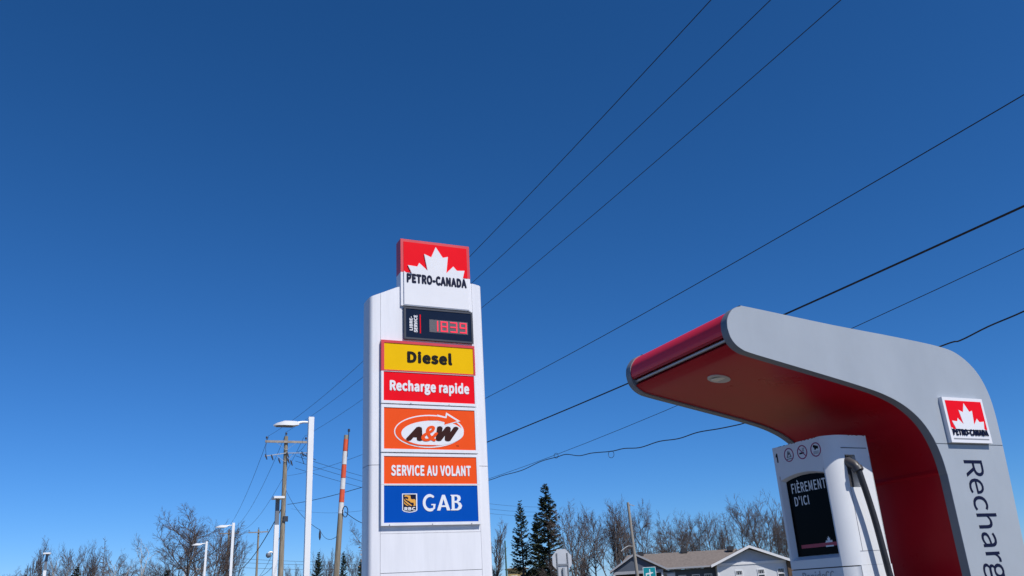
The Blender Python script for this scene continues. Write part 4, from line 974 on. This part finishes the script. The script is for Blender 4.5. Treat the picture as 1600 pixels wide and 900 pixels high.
# distant pale-brick building and dark bungalow behind the spruces
YB = mat('yellow_brick', (0.42, 0.32, 0.14), 0.9, var=0.2, scale=3); YB2 = mat('brown_wall', (0.20, 0.13, 0.09), 0.9); DROOF = mat('dark_shingle', (0.075, 0.08, 0.085), 0.95, var=0.2, scale=2); GREYW = mat('grey_wall', (0.10, 0.11, 0.14), 0.8)
def simple_house(name, label, px, d, w, dep, ez, rz, wm, rm, wins, hip=0.35):
    p = at_d(px, 900, d); T = thing(name, label, 'house', (p.x, p.y, 0), None, local=True); T.rotation_euler.z = ha + R_(5)
    b = MB(); b.box(-w/2, w/2, 0, dep, 0, ez); b.build('wall', wm, T)
    b = MB(); o = .4; hx = w/2*hip; b.add([(-w/2-o, -o, ez-.05), (w/2+o, -o, ez-.05), (w/2+o, dep+o, ez-.05), (-w/2-o, dep+o, ez-.05), (-hx, dep/2, rz), (hx, dep/2, rz)], [(0, 1, 5, 4), (1, 2, 5), (2, 3, 4, 5), (3, 0, 4), (0, 3, 2, 1)]); b.build('roof', rm, T)
    for x, z0, z1, ww in wins:
        b = MB(); b.box(x-ww/2-.08, x+ww/2+.08, -.06, -.005, z0-.08, z1+.08); W = b.build('window', TRIM, T)
        b = MB(); b.box(x-ww/2, x+ww/2, -.068, -.0605, z0, z1); b.build('pane', PANE, W)
    return T
simple_house('brick_building', 'tall yellow brick building half hidden behind the smaller spruce', 808, 122, 2.6, 6, 5.2, 5.35, YB, YB2, [(-.4, 2.6, 4.2, .7), (.7, 2.6, 4.2, .5)], 0.9)
simple_house('dark_bungalow', 'dark grey bungalow with hip roof behind the tall spruce and stop sign', 846, 100, 6.2, 7, 2.7, 4.1, GREYW, DROOF, [(-1.9, 1.2, 2.3, .5), (-.6, 1.2, 2.3, .5), (1.4, 1.2, 2.3, .6)])
simple_house('white_building', 'low white building at the foot of the slender tree beside the tower', 778, 118, 5.0, 6, 2.6, 2.75, SIDW, GTRIM, [(-1, 1.0, 1.9, .7), (1, 1.0, 1.9, .7)], 0.95)

#@@SIGNS
# ------------------------------------------------------------------ road signs seen from behind
sp_ = on_z(877, 858, 2.8)
ST = thing('stop_sign', 'unpainted back of an octagonal stop sign on twin steel channels', 'road sign', (sp_.x, sp_.y, 0))
ALU = mat('sign_aluminium', (0.50, 0.52, 0.55), 0.45, metal=0.25, var=0.08, scale=4)
ALUD = mat('sign_channel', (0.20, 0.22, 0.25), 0.55, metal=0.3)
rO = 0.62/2/math.cos(R_(22.5)); zc = 2.8-0.31
FO = Frame((sp_.x, sp_.y, zc), (1, 0, 0), (0, 0, 1))
oc = [(rO*math.cos(R_(22.5+45*i)), rO*math.sin(R_(22.5+45*i))) for i in range(8)]
flat('octagon_plate', [oc], FO, -0.006, 0, ALU, ST)
for x in (-.17, .17):
    b = MB(); b.box(sp_.x+x-.015, sp_.x+x+.015, sp_.y-.03, sp_.y-.0005, zc-0.75, zc+.20); b.build('channel', ALUD, ST)
for z in (zc-.12, zc-.46):
    b = MB(); b.box(sp_.x-.155, sp_.x+.155, sp_.y-.028, sp_.y-.001, z-.028, z+.028); b.build('crossbar', ALUD, ST)
plate('tab_plate', -.16, .16, -.75, -.15, FO, 0.0005, 0.003, ALU, ST)
b = MB(); b.box(sp_.x-.03, sp_.x+.03, sp_.y-.085, sp_.y-.031, -.15, zc-.2); b.build('post', GALV, ST)
tp = at_d(1014, 886, 46)
TS = thing('teal_sign', 'small teal road sign with white symbol in front of the carport', 'road sign', (tp.x, tp.y, 0))
rv = Vector((0.9063, -0.4226, 0)).normalized(); FZ = Frame((tp.x, tp.y, tp.z), tuple(rv), (0, 0, 1))
TEAL = mat('teal_sheet', (0.0, 0.27, 0.31), 0.4, var=0.06)
tw_ = 0.33
bp_ = flat('plate', [rect(-tw_, tw_, -0.75, 0)], FZ, 0, 0.004, TRIM, TS)
flat('teal_field', [rect(-tw_+.022, tw_-.022, -.728, -.022)], FZ, 0.004, 0.0055, TEAL, bp_)
flat('symbol', [[(x*tw_, z) for x, z in [(-.08, -.70), (.16, -.70), (.14, -.34), (.55, -.30), (.55, -.26), (.14, -.26), (.12, -.10), (.0, -.10), (-.02, -.28), (-.6, -.30), (-.6, -.45), (-.5, -.45), (-.45, -.36), (-.04, -.35)]]], FZ, 0.0055, 0.007, TRIM, bp_)
b = MB(); c = FZ.at(0, -0.35, -0.035); b.box(c.x-.03, c.x+.03, c.y-.03, c.y+.03, -.15, tp.z-.03); b.build('post', GALV, TS)
